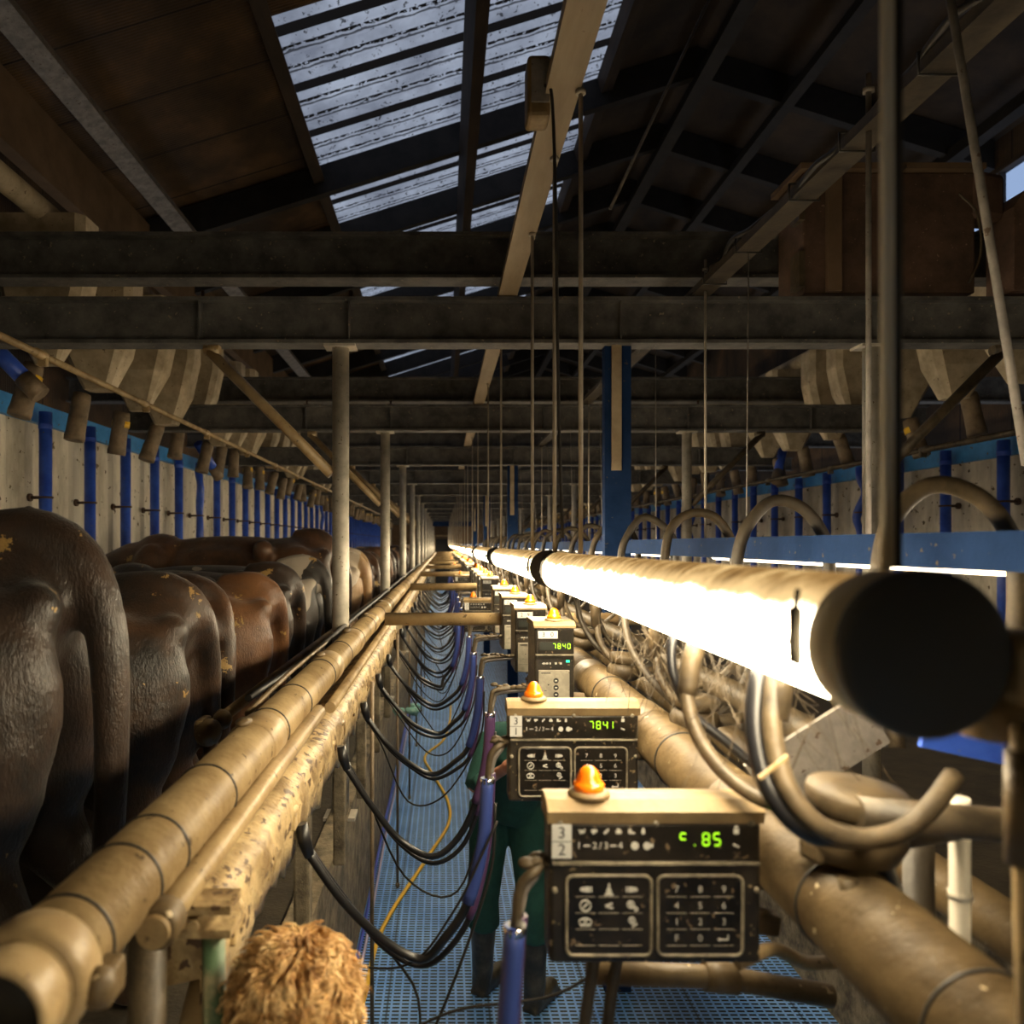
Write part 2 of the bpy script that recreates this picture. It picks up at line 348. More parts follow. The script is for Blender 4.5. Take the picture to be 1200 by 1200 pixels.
def remeshed(mb, name, mat, voxel, smooth=6, fac=.5):
    me = mb.mesh(name + '_src', mat); o = bpy.data.objects.new(name + '_tmp', me); COL.objects.link(o)
    r = o.modifiers.new('r', 'REMESH'); r.mode = 'VOXEL'; r.voxel_size = voxel; r.use_smooth_shade = True
    if smooth:
        s_ = o.modifiers.new('s', 'SMOOTH'); s_.iterations = smooth; s_.factor = fac
    dg = bpy.context.evaluated_depsgraph_get(); dg.update()
    out = bpy.data.meshes.new_from_object(o.evaluated_get(dg)); out.name = name
    for pz in out.polygons: pz.use_smooth = True
    bpy.data.objects.remove(o); return out

# text turned into flat, slightly raised lettering; collected into an MB
_tc = {}
def text_polys(ch, size):
    k = (ch, size)
    if k not in _tc:
        cu = bpy.data.curves.new('t', 'FONT'); cu.body = ch; cu.size = size; cu.align_x = 'CENTER'; cu.align_y = 'CENTER'; cu.resolution_u = 3
        o = bpy.data.objects.new('t', cu); COL.objects.link(o); dg = bpy.context.evaluated_depsgraph_get(); dg.update()
        me = bpy.data.meshes.new_from_object(o.evaluated_get(dg)); _tc[k] = ([tuple(v.co) for v in me.vertices], [tuple(p_.vertices) for p_ in me.polygons])
        bpy.data.objects.remove(o)
    return _tc[k]
def put_text(mb, ch, x, y, z, size, m=None):
    """letters lie in the XZ plane facing -Y, centred on (x,z), front at y"""
    vs, fs = text_polys(ch, size); mi = mb._mi(m); V = [mb.bm.verts.new((x + a, y, z + b_)) for a, b_, _ in vs]
    for f in fs:
        try: ff = mb.bm.faces.new([V[i] for i in f]); ff.material_index = mi
        except ValueError: pass

# ================================================================== SETTING
XWL, XWR = -2.92, 4.42            # parlour side walls
XOL, XOR = -3.95, 7.0             # outer walls of the barn
Y0, Y1 = -6.0, 43.0
RIDGE = 3.2
def roof_z(x): return CZ + 5.3 + .31 * (x if x < RIDGE else 2 * RIDGE - x)
def struct(name, mb, mat, **k):
    o = mb.build(name, mat); o['kind'] = 'structure'; return o
struct('floor', MB().box((.70, 18.5, -.03), (2.44, 49.0, .06)), 'slotted_floor')
for nm, x0, x1 in (('floor_left_platform', XWL, -.52), ('floor_right_platform', 1.92, XWR)):
    struct(nm, MB().box(((x0 + x1) / 2, 18.5, .45), (x1 - x0, 49.0, .90)), 'manure_floor')
struct('trim_1', MB().box((-.535, 18.5, .875), (.10, 48.8, .10)).box((-.512, 18.5, .45), (.03, 48.8, .9)), 'concrete_curb')
struct('trim_2', MB().box((1.935, 18.5, .875), (.10, 48.8, .10)).box((1.912, 18.5, .45), (.03, 48.8, .9)), 'concrete_curb')
def ribbed(x, sg, z1):
    mb = MB(); n_ = 1030; prev = None
    for i in range(n_ + 1):
        y = Y0 + i * (48.9 / n_); q = (y % .36) / .36; dx = .022 * max(0, min(1, 3.2 * math.cos(2 * math.pi * q) + .2)) 
        cur = [mb.bm.verts.new((x + sg * (dx - .02), y, z)) for z in (.7, z1)] + [mb.bm.verts.new((x - sg * .12, y, z1))]
        if prev: mb.bm.faces.new((prev[0], prev[1], cur[1], cur[0])); mb.bm.faces.new((prev[1], prev[2], cur[2], cur[1]))
        prev = cur
    return mb
struct('wall_left', ribbed(XWL, 1, 3.2), 'concrete_wall')
struct('wall_right', ribbed(XWR, -1, 3.04), 'concrete_wall')
struct('trim_3', MB().box((XWL + .025, 18.5, CZ + .93), (.05, 49.0, .14)), 'blue_band')
struct('trim_4', MB().box((XWR - .025, 18.5, CZ + .76), (.05, 49.0, .14)), 'blue_band')
# outer barn shell
zl, zr = roof_z(XOL), roof_z(XOR)
struct('wall_outer_left', MB().box((XOL - .05, 18.5, zl / 2), (.1, 49.0, zl)), 'roof_board')
mb = MB(); wy0, wy1, wz0, wz1 = 8.4, 10.4, CZ + 3.35, CZ + 4.75
mb.box((XOR + .05, 18.5, wz0 / 2), (.1, 49.0, wz0)).box((XOR + .05, 18.5, (wz1 + zr) / 2), (.1, 49.0, zr - wz1))
mb.box((XOR + .05, (Y0 + wy0) / 2, (wz0 + wz1) / 2), (.1, wy0 - Y0, wz1 - wz0)).box((XOR + .05, (Y1 + wy1) / 2, (wz0 + wz1) / 2), (.1, Y1 - wy1, wz1 - wz0))
struct('wall_outer_right', mb, 'roof_board')
wf = struct('window_1', MB().box((XOR + .05, (wy0 + wy1) / 2, wz0 + .03), (.12, wy1 - wy0, .06)).box((XOR + .05, (wy0 + wy1) / 2, wz1 - .03), (.12, wy1 - wy0, .06))
            .box((XOR + .05, wy0 + .03, (wz0 + wz1) / 2), (.12, .06, wz1 - wz0)).box((XOR + .05, wy1 - .03, (wz0 + wz1) / 2), (.12, .06, wz1 - wz0))
            .box((XOR + .05, (wy0 + wy1) / 2, wz0 + .75), (.08, wy1 - wy0, .05)).box((XOR + .05, 9.05, (wz0 + wz1) / 2), (.08, .04, wz1 - wz0)).box((XOR + .05, 9.7, (wz0 + wz1) / 2), (.08, .04, wz1 - wz0)), 'wood_dark')
MB().box((XOR + .06, (wy0 + wy1) / 2, (wz0 + wz1) / 2), (.006, wy1 - wy0 - .04, wz1 - wz0 - .04)).build('pane', 'window_glass', wf)
gable = [(XOL, 0), (XOR, 0), (XOR, zr), (RIDGE, roof_z(RIDGE)), (XOL, zl)]
struct('wall_back', MB().prism(gable, Y0 - .1, Y0), 'roof_board')
struct('wall_far', MB().prism(gable, Y1, Y1 + .1), 'beam_brown')
# roof with a band of translucent sheets left of the ridge
XA, XB, YA = -1.62, 1.98, 7.0
def roof_slab(name, x0, x1, y0, y1, mat):
    return struct(name, MB().prism([(x0, roof_z(x0)), (x1, roof_z(x1)), (x1, roof_z(x1) + .05), (x0, roof_z(x0) + .05)], y0, y1), mat)
roof_slab('ceiling_left', XOL, XA, Y0, Y1, 'roof_board')
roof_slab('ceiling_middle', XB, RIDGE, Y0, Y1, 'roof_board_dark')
roof_slab('ceiling_near', XA, XB, Y0, YA, 'roof_board')
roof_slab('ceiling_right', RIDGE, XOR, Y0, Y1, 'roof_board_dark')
mb = MB(); yv = [YA + i * .05 for i in range(int((Y1 - YA) / .05) + 1)]
prev = None
for y in yv:
    dz = .022 * math.cos(2 * math.pi * y / .15) + .02
    cur = [mb.bm.verts.new((XA, y, roof_z(XA) + dz)), mb.bm.verts.new((XB, y, roof_z(XB) + dz))]
    if prev: f = mb.bm.faces.new((prev[0], prev[1], cur[1], cur[0])); f.smooth = True
    prev = cur
struct('window_2', mb, 'skylight_sheet')

# ------------------------------------------------------------------ roof timbers and steel
def purlin(name, x, w_, h, mat, label, dz=0, grp=None):
    sl = -math.atan(.31) if x < RIDGE else math.atan(.31)
    o = MB().box((0, 0, 0), (w_, Y1 - Y0 - .2, h), ry=sl).build(name, mat, loc=(x, (Y0 + Y1) / 2, roof_z(x) - h / 2 - .02 - dz)); tag(o, label, 'roof purlin', grp); return o
purlin('roof_purlin', -3.20, .20, .10, 'steel_grey', 'light grey rusty steel purlin running along the brown boards at upper left', .36)
purlin('roof_purlin', XA + .02, .14, .22, 'wood_dark', 'dark wooden purlin along the left edge of the translucent roof sheets')
purlin('roof_purlin', .30, .13, .30, 'wood_dark', 'dark purlin crossing below the middle of the translucent roof sheets', .36)
purlin('roof_purlin', XB + .05, .14, .2, 'wood_dark', 'dark wooden purlin along the right edge of the translucent roof sheets')
purlin('roof_purlin', 3.2, .16, .3, 'rafter_dark', 'dark ridge purlin under the peak of the barn roof', .36)
for k, x in enumerate((4.3, 5.4, 6.4)):
    purlin('roof_purlin', x, .12, .2, 'rafter_dark', ['upper', 'middle', 'lower'][k] + ' dark purlin on the far right roof slope', .30)
o = MB().box((0, 0, 0), (.14, Y1 - Y0 - .2, .62)).build('eaves_beam', 'beam_brown', loc=(-3.78, 18.5, CZ + 3.72)); tag(o, 'deep brown eaves beam along the foot of the left roof slope', 'beam')
for k in range(18):
    y = 9.75 + 1.75 * k
    h = .38
    lab = f'dark roof rafter sloping under the translucent sheets, {ORD[k+1]} from the camera' 
    p_ = [(XOL + .1, roof_z(XOL) - h), (RIDGE, roof_z(RIDGE) - h), (RIDGE, roof_z(RIDGE) - .01), (XOL + .1, roof_z(XOL) - .01)]
    p2 = [(RIDGE, roof_z(RIDGE) - h), (XOR - .05, roof_z(XOR) - h), (XOR - .05, roof_z(XOR) - .01), (RIDGE, roof_z(RIDGE) - .01)]
    o = MB().prism(p_, -.06, .06).prism(p2, -.06, .06).build('roof_rafter', 'rafter_dark', loc=(0, y, 0)); tag(o, lab, 'rafter', 'roof rafters')

# cross beams. A: carries posts; B: building tie beams a little higher
def ibeam(x0, x1, h, fw, t=.018):
    mb = MB(); L = x1 - x0; c = (x0 + x1) / 2
    mb.box((c, 0, t / 2), (L, fw, t)).box((c, 0, h - t / 2), (L, fw, t)).box((c, 0, h / 2), (L, .012, h - 2 * t))
    return mb
AY = [3.95 + 3 * k for k in range(13)]
BY = [4.32 + 3.68 * k for k in range(10)]
protoA = None
for k, y in enumerate(AY):
    lab = f'{ORD[k+1]} cross beam from the camera resting on the round posts'
    if protoA is None:
        protoA = thing('cross_beam', lab, 'beam', (0, y, CZ + 1.02), 'cross beams on the posts')
        ibeam(-2.85, 4.36, .235, .13).build('girder', 'steel_dark', protoA)
        for x in (-1.24, -.48, .9, 2.2, 3.3):
            MB().box((x, -.035, .118), (.008, .05, .195)).build('stiffener', 'steel_dark', protoA)
        for x in (-1.24, -.48, 2.3):
            MB().lathe([(.022, 0), (.022, .012), (.009, .014), (.009, .05)], (x, 0, .235), seg=8).box((x, 0, .24), (.06, .06, .012)).build('bolt', 'rust', protoA)
    else:
        c = copy_tree(protoA); c.location.y = y; c['label'] = lab
for k, y in enumerate(BY):
    o = ibeam(XOL + .05, XOR - .05, .255, .15).build('tie_beam', 'steel_dark', loc=(0, y, CZ + 1.475))
    tag(o, f'{ORD[k+1]} higher dark tie beam from the camera spanning the whole barn', 'beam', 'tie beams of the barn')

# posts and their diagonal braces
XPL, XPR = -.53, 2.20
def post(x, y, lab, side):
    t = thing('round_post', lab, 'post', (x, y, .90), f'round posts on the {side}')
    MB().tube([(0, 0, 0), (0, 0, CZ + 1.02 - .90 - .012)], .043, 18).build('shaft', 'post_galvanised', t)
    MB().box((0, 0, CZ + 1.02 - .90 - .006), (.16, .12, .012)).build('top_plate', 'post_galvanised', t)
    MB().box((0, 0, .008), (.16, .14, .016)).build('base_plate', 'post_galvanised', t)
    return t
for side, x in (('left', XPL), ('right', XPR)):
    pt = None
    for k, y in enumerate(AY):
        lab = f'{ORD[k+1]} round galvanised post from the camera on the {side} of the pit'
        if pt is None: pt = post(x, y, lab, side)
        else: c = copy_tree(pt); c.location.y = y; c['label'] = lab
        s_ = -1 if side == 'left' else 1
        o = MB().tube([(s_ * .68, 0, 0), (s_ * .045, 0, -.64)], .028, 10).tube([(s_ * .70, 0, 0), (s_ * .62, 0, 0)], .03, 8).build('diagonal_brace', 'pipe_cream' if side == 'left' else 'hose_dusty', loc=(x, y, CZ + 1.0))
        tag(o, f'diagonal brace from the {ORD[k+1]} {side} post up to its cross beam', 'brace', f'diagonal braces on the {side}')

# blue hanging columns and the blue rail
for k, y in enumerate([3.95, 9.95, 15.95, 21.95]):
    t = thing('blue_column', f'{ORD[k+1]} blue steel column from the camera holding the blue rail', 'column', (.895, y, 0), 'blue columns')
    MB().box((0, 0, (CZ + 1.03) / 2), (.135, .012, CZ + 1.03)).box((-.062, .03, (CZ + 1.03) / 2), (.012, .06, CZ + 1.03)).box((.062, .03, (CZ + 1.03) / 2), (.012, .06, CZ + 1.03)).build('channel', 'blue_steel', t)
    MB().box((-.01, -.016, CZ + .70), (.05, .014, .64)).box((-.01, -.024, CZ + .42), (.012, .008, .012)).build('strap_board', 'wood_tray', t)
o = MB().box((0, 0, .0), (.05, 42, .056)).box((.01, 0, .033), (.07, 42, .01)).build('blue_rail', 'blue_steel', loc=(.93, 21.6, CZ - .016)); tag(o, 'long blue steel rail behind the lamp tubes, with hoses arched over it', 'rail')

# cable trays: long shallow channels lying on the cross beams
def tray(x0, y0, x1, y1, lab, mat, w_=.095):
    a = math.atan2(x0 - x1, y1 - y0); L = math.hypot(x1 - x0, y1 - y0)
    t = thing('cable_tray', lab, 'cable tray', ((x0 + x1) / 2, (y0 + y1) / 2, CZ + 1.262), rz=a)
    MB().box((0, 0, .005), (w_, L, .01)).box((-w_ / 2 + .004, 0, .02), (.008, L, .03)).box((w_ / 2 - .004, 0, .02), (.008, L, .03)).build('channel', mat, t)
    return t
TX = lambda y: .335 - (y - 1.3) * .0035
TX2 = lambda y: 1.33 - (y - 1.3) * .010
tray(TX(.4), .4, TX(41), 41, 'long pale wooden cable tray above the lamp tubes, nearly overhead', 'wood_tray')
tray2 = tray(TX2(.6), .6, TX2(42), 42, 'long brownish cable tray above the blue rail, wound with black cables', 'hose_grey')
mb = MB(); pts = []
for i in range(60):
    y = .7 + i * .1; pts.append((TX2(y) - .03 + .02 * math.sin(i * .9), y, CZ + 1.30 + .022 * math.sin(i * .55) + .012 * math.sin(i * 1.7)))
mb.tube(spline(pts, 3), .012, 8); tag(mb.build('black_cable', 'wire_dark'), 'black cable snaking along the top of the brownish cable tray', 'cable')
for i, y in enumerate((1.75, 2.05, 2.45, 2.8, 3.3, 3.7)):
    o = MB().tube([(-.056, 0, .052), (.056, 0, .052), (.056, 0, -.008), (-.056, 0, -.008), (-.056, 0, .052)], .004, 6).build('cable_tie', 'wire_dark', loc=(TX2(y), y, CZ + 1.262)); tag(o, f'{ORD[i+1]} black tie from the camera around the brownish cable tray', 'cable tie', 'ties around the cable tray')
o = MB().box((0, 0, 0), (.07, .06, .05), rz=.4).tube([(0, -.035, 0), (0, -.05, 0)], .02, 10).build('junction_box', 'steel_grey', loc=(TX2(3.8) + .03, 3.72, CZ + 1.33)); tag(o, 'small grey clamp at the end of the brownish tray on the cross beam', 'clamp')

# pull cord box beside the pale tray
t = thing('junction_box', 'cream plastic cable box fixed on the left side of the pale tray', 'junction box', (.268, 2.2, CZ + 1.20))
MB().box((0, 0, .09), (.065, .09, .175), bev=.012).build('case', 'case_lid', t)
MB().box((.003, -.0475, .10), (.05, .006, .12)).lathe([(.008, 0), (.008, .005)], (.01, -.05, .13), (0, -1, 0), 10).build('cover', 'steel_grey', t)
o = MB().tube(spline([(.283, 2.14, CZ + 1.28), (.30, 2.13, CZ + 1.24), (.315, 2.16, CZ + .95), (.335, 2.25, CZ + .5), (.36, 2.33, CZ + 0.02)], 8), .0048, 8).build('black_cable', 'wire_dark'); tag(o, 'black cable dropping from the cream cable box to the lamp tube', 'cable')

# ------------------------------------------------------------------ lamp tubes
LX, LZ = .38, -.087
tubes = [(-2.5, -.25), (.60, 2.55), (2.76, 5.15), (5.68, 8.12), (8.72, 11.1)] + [(11.7 + 3 * k, 14.1 + 3 * k) for k in range(10)]  # first entry is an added fill lamp behind the viewpoint, lighting near fronts
def lamp(y0, y1, lab):
    t = thing('tube_lamp', lab, 'tube lamp', (LX, y0, CZ + LZ), 'tube lamps over the pit'); L = y1 - y0
    MB().tube([(0, .075, 0), (0, L - .075, 0)], .060, 36, True).build('lamp_tube', 'lamp_lit', t)
    for a, sgn in ((0, 1), (L, -1)):
        MB().lathe([(.0, .0), (.062, .0), (.067, .004), (.067, .018), (.064, .020)], (0, a, 0), (0, sgn, 0), 36).build('end_cap', 'cap_black', t)
        MB().lathe([(.0645, .02), (.0645, .068)], (0, a, 0), (0, sgn, 0), 36).build('collar', 'collar_cream', t)
        yy = a + sgn * .085
        for s_ in (-1, 1):
            cl = MB().box((s_ * .0665, yy, .006), (.006, .014, .05)).tube([(s_ * .066, yy - .004, -.02), (s_ * .073, yy - .004, 0), (s_ * .068, yy - .004, .03), (s_ * .055, yy + sgn * .02, .045)], .0025, 6)
            cl.build('clip', 'wire_dark', t)
    return t
for k, (a, b_) in enumerate(tubes):
    lamp(a, b_, ['added fill tube lamp, unseen behind the viewpoint', 'nearest glowing tube lamp, its black end cap facing the camera'][k] if k < 2 else f'{ORD[k]} glowing tube lamp from the camera, dusty on top')
for k in range(14):
    y = 1.3 + 3 * k
    t = thing('tube_lamp', f'{ORD[k+1]} weaker tube lamp from the camera hidden behind the blue rail', 'tube lamp', (1.30, y, CZ - .036), 'tube lamps behind the rail')
    MB().tube([(0, .05, 0), (0, 2.35, 0)], .038, 28).build('lamp_tube', 'lamp_weak', t)
    for a in (.4, 2.0): MB().tube([(0, a, .036), (TX2(y + a) - 1.30, a, 1.30)], .003, 6).build('hanger', 'steel_grey', t)
    for a, sgn in ((0, 1), (2.4, -1)): MB().lathe([(0, 0), (.038, 0), (.041, .006), (.041, .05)], (0, a, 0), (0, sgn, 0), 28).build('end_cap', 'cap_black', t)
def rod(x, y, z0, z1, lab, r=.0065, mat='rod_metal', dx=0, dy=0, grp='hanging rods'):
    t = thing('hanging_rod', lab, 'hanging rod', (x, y, CZ + z0), grp)
    MB().tube([(0, 0, 0), (dx, dy, z1 - z0)], r, 8).build('shaft', mat, t)
    MB().lathe([(r * 2.2, 0), (r * 2.2, .012)], (dx * .97, dy * .97, (z1 - z0) * .97 - .012), seg=6).build('nut', mat, t)
    return t
n = 0
for k, (a, b_) in enumerate(tubes[1:]):
    for y in ((a + .35, b_ - .42) if k else (2.13, 2.50)):
        n += 1
        rod(TX(y) + .03 if k or y > 2.3 else LX, y, LZ + .062, 1.30, f'{ORD[n]} steel hanging rod from the camera holding the tube lamps')
rod(.384, .665, LZ + .066, .95, 'out of focus steel rod right above the nearest lamp cap', .0058, 'pole_white')
o = MB().tube([(.394, .668, CZ - .02), (.398, .672, CZ + .95)], .0042, 8).build('black_cable', 'wire_dark'); tag(o, 'out of focus black cable beside the rod above the nearest cap', 'cable')
rod(1.30, 2.35, -.03, 1.44, 'grey rod through the brownish tray, left of the leaning rod', .0085, 'steel_grey')
rod(1.32, 1.74, .18, 1.55, 'leaning grey rod hanging from the brownish tray at the right', .0095, 'steel_grey', dx=-.13, dy=.12)
rod(TX2(3.83), 3.83, -.03, 1.42, 'thin grey rod through the end of the brownish tray', .0065)
for k in range(5):
    rod(TX2(6.8 + 3 * k), 6.75 + 3 * k, -.03, 1.36, f'{ORD[k+1]} far thin rod beyond the first cross beam, over the blue rail', .006)

o = MB().tube([(1.30, 6, CZ + 2.62), (2.07, 6, CZ + 4.25)], .012, 8).build('tie_rod', 'steel_grey'); tag(o, 'thin slanting tie rod under the dark roof right of the pale tray', 'rod')
# ================================================================== LEFT SIDE
# big round kerb pipe
t = thing('kerb_pipe', 'big cream round pipe running away along the left pit edge', 'pipe', (-.433, .78, CZ - .457))
L = 40
mb = MB()
mb.lathe([(.044, 0), (.055, 0), (.055, L), (.044, L)], (0, 0, 0), (0, 1, 0), 36); mb.build('pipe', 'pipe_cream', t)
MB().lathe([(.001, -.002), (.0445, -.002), (.0445, .004), (.001, .004)], (0, -.003, 0), (0, 1, 0), 30).build('bore', 'ink', t)
MB().lathe([(.0556, .06), (.062, .055), (.066, .03), (.066, .012), (.060, .004), (.0556, .004)], (0, 0, 0), (0, 1, 0), 36).build('end_sleeve', 'pipe_cream', t)
mb = MB(); MBr = []
for r_, h_ in ((.052, .002), (.055, -.004), (.055, -.045), (.052, -.05), (.0475, -.05), (.0475, .0)):
    MBr.append([mb.bm.verts.new((r_ * math.cos(math.pi * q / 18), h_, r_ * math.sin(math.pi * q / 18))) for q in range(36)])
for i in range(5):
    for q in range(36): mb.bm.faces.new((MBr[i][q], MBr[i][(q + 1) % 36], MBr[i + 1][(q + 1) % 36], MBr[i + 1][q])).smooth = True
mb.build('open_mouth', 'pipe_cream', t)
ring = None
for k, y in enumerate((.10, .25, .36, .62, .95, 1.10, 1.42, 1.9, 2.4, 2.9, 3.5, 4.2, 5, 6, 7, 8, 9.2, 10.5, 12, 14)):
    if ring is None: ring = MB().torus((0, y, 0), .056, .0022).build('wire_ring', 'wire_dark', t)
    else: c = ring.copy(); COL.objects.link(c); c.location.y = y - .10
# collar sleeves and lugs
for y in (.95, 2.0, 2.75, 3.6, 4.6):
    MB().lathe([(.0555, -.06), (.060, -.055), (.060, .055), (.0555, .06)], (0, y + .05, 0), (0, 1, 0), 32).build('coupling', 'pipe_cream', t)
    MB().ell((-.012, y - .02, .062), (.018, .03, .010)).build('lug', 'pipe_brown', t)
MB().box((.062, .06, -.02), (.03, .05, .04), bev=.006).ell((.07, .03, -.01), (.018, .018, .022)).box((.04, .03, -.085), (.05, .05, .05), bev=.012).build('end_bracket', 'pipe_brown', t)
# thinner pipe tied beneath
t = thing('return_pipe', 'thinner cream pipe strapped under the big round kerb pipe', 'pipe', (-.372, .98, CZ - .497))
MB().tube([(0, 0, 0), (0, 1.3, 0)], .021, 16).build('pipe', 'pipe_cream', t)
MB().lathe([(.022, -.02), (.028, -.018), (.028, .02), (.022, .022)], (0, .03, 0), (0, 1, 0), 20).build('end_cap', 'pipe_brown', t)
o = MB().tube([(0, 1.1, -.02), (0, 40, -.02)], .018, 10).build('milk_pipe', 'pipe_cream', loc=(-.355, 1.3, CZ - .49)); tag(o, 'crusted cream milk pipe lying on the kerb trough', 'pipe')
# crusted rail/trough with drips
mb = MB(); r2 = random.Random(3); prev = None
ys = [1.14 + .035 * i for i in range(260)] + [10.3 + .5 * i for i in range(60)]
for i, y in enumerate(ys):
    j = .010 if i < 260 else .004; jj = lambda s=1: r2.uniform(-j, j) * s
    low = -.155 - (.03 if (i // 3) % 4 == 1 else 0) * (i < 260) + jj(1.4)
    prof = [(-.065, -.02), (-.02, .004 + jj(.6)), (.02, jj(.6)), (.052 + jj(.4), -.018 + jj(.4)), (.060 + jj(.7), -.06 + jj()), (.052 + jj(.7), -.11 + jj()), (.046 + jj(.6), low), (.030, low + .004), (.030, -.10), (-.065, -.12)]
    cur = [mb.bm.verts.new((a, y, b_)) for a, b_ in prof]
    if prev:
        for q in range(len(prof)):
            f = mb.bm.faces.new((prev[q], prev[(q + 1) % len(prof)], cur[(q + 1) % len(prof)], cur[q])); f.smooth = True
    else: mb.bm.faces.new(cur)
    prev = cur
mb.bm.faces.new(prev[::-1])
t = thing('kerb_trough', 'crusted cream rail with drips under the big kerb pipe', 'rail', (-.392, 0, CZ - .545))
mb.build('rail', 'trough_dirty', t)
r3 = random.Random(9)
for k in range(26):
    y = 1.25 + k * .27 + r3.uniform(-.05, .05)
    mb = MB().ell((.045, y, -.03 - r3.uniform(0, .05)), (.018, .03, .014)).ell((.055, y + .02, -.07), (.010, .014, .03))
    mb.box((.052, y, -.075), (.014, .035, .05), bev=.004).build('clamp', 'trough_dirty', t)
# trough posts
def tpost(x, y, lab, mat, r=.017, z1=-.67, z0=0):
    t = thing('rail_post', lab, 'post', (x, y, z0)); H = CZ + z1 - z0
    MB().tube([(0, 0, 0), (0, 0, H)], r, 12).build('shaft', mat, t)
    MB().box((-.01, 0, H + .006), (.085, .06, .012)).box((-.01, 0, H + .04), (.085, .06, .012)).tube([(-.02, -.03, H + .02), (-.02, -.036, H + .02)], .008, 8).build('bracket', 'trough_dirty', t)
    return t
tpost(-.338, 1.13, 'green flaking post under the bracket at lower left', 'green_paint', .0165, -.565)
o = MB().tube([(-.415, 1.05, .9), (-.415, 1.08, CZ - .50)], .026, 14).build('rail_post', 'hose_dusty'); tag(o, 'grey brown upright pipe under the near end of the kerb pipe', 'post')
o = MB().tube([(-.36, 1.0, CZ - .78), (-.385, 1.33, CZ - .62)], .022, 14).build('short_pipe', 'pipe_cream'); tag(o, 'short cream slanting pipe beside the green post at lower left', 'pipe')
for k, y in enumerate((3.30, 5.12, 6.9, 8.7, 10.5, 12.3)):
    o = MB().tube([(0, 0, 0), (0, 0, CZ - .60)], .0085, 8).ell((0, 0, .02), (.014, .014, .02)).build('rail_rod', 'spout', loc=(-.308, y, .01)); tag(o, f'{ORD[k+1]} thin rusty upright rod from the camera below the kerb trough', 'rod', 'rods below the kerb trough')
for k, y in enumerate((1.55, 2.4, 3.25, 4.1, 5.0, 6.0)):
    o = MB().box((0, 0, (CZ - .68 - .95) / 2 + .0), (.05, .06, CZ - .68 - .95), bev=.008).build('rail_post', 'concrete_curb', loc=(-.44, y, .95)); tag(o, f'{ORD[k+1]} grimy upright from the camera between platform and kerb trough', 'post', 'grimy uprights')
# second thin rail on the platform side
t = thing('rump_rail', 'thin cream pipe with a crusted end valve left of the kerb pipe', 'pipe', (-.622, 2.05, CZ - .487))
MB().tube([(0, 0, 0), (0, 2.0, .0), (.03, 5, .01), (.03, 30, .01)], .0165, 12).build('pipe', 'pipe_cream', t)
MB().ell((0, -.02, -.01), (.034, .05, .036)).ell((.02, .04, .01), (.026, .03, .026)).box((-.02, .0, .0), (.03, .08, .05), bev=.01).lathe([(.025, 0), (.025, .02)], (0, .09, 0), (0, 1, 0), 14).build('valve', 'pipe_brown', t)
o = MB().tube(spline([(-.50, 1.95, CZ - .43), (-.47, 2.15, CZ - .395), (-.475, 2.5, CZ - .395), (-.49, 3.2, CZ - .41)], 6), .007, 8).build('thin_hose', 'pipe_brown'); tag(o, 'thin hose lying along the top left of the kerb pipe', 'hose')
o = MB().tube(spline([(-.56, 2.2, CZ - .44), (-.50, 2.9, CZ - .42), (-.52, 3.5, CZ - .43), (-.49, 4.4, CZ - .40), (-.50, 6, CZ - .41), (-.5, 9, CZ - .40), (-.5, 16, CZ - .40)], 6), .011, 8).build('black_cable', 'wire_dark'); tag(o, 'thick black cable running behind the kerb pipe', 'cable')

# horizontal spreader tubes
for k in range(12):
    y = 3.93 + 3 * k
    o = MB().tube([(-.30, 0, 0), (1.9, 0, 0)], .033, 20).build('cross_pipe', 'pipe_cream', loc=(0, y, CZ - .382)); tag(o, f'{ORD[k+1]} horizontal cream pipe from the camera crossing the pit', 'pipe', 'horizontal pipes crossing the pit')

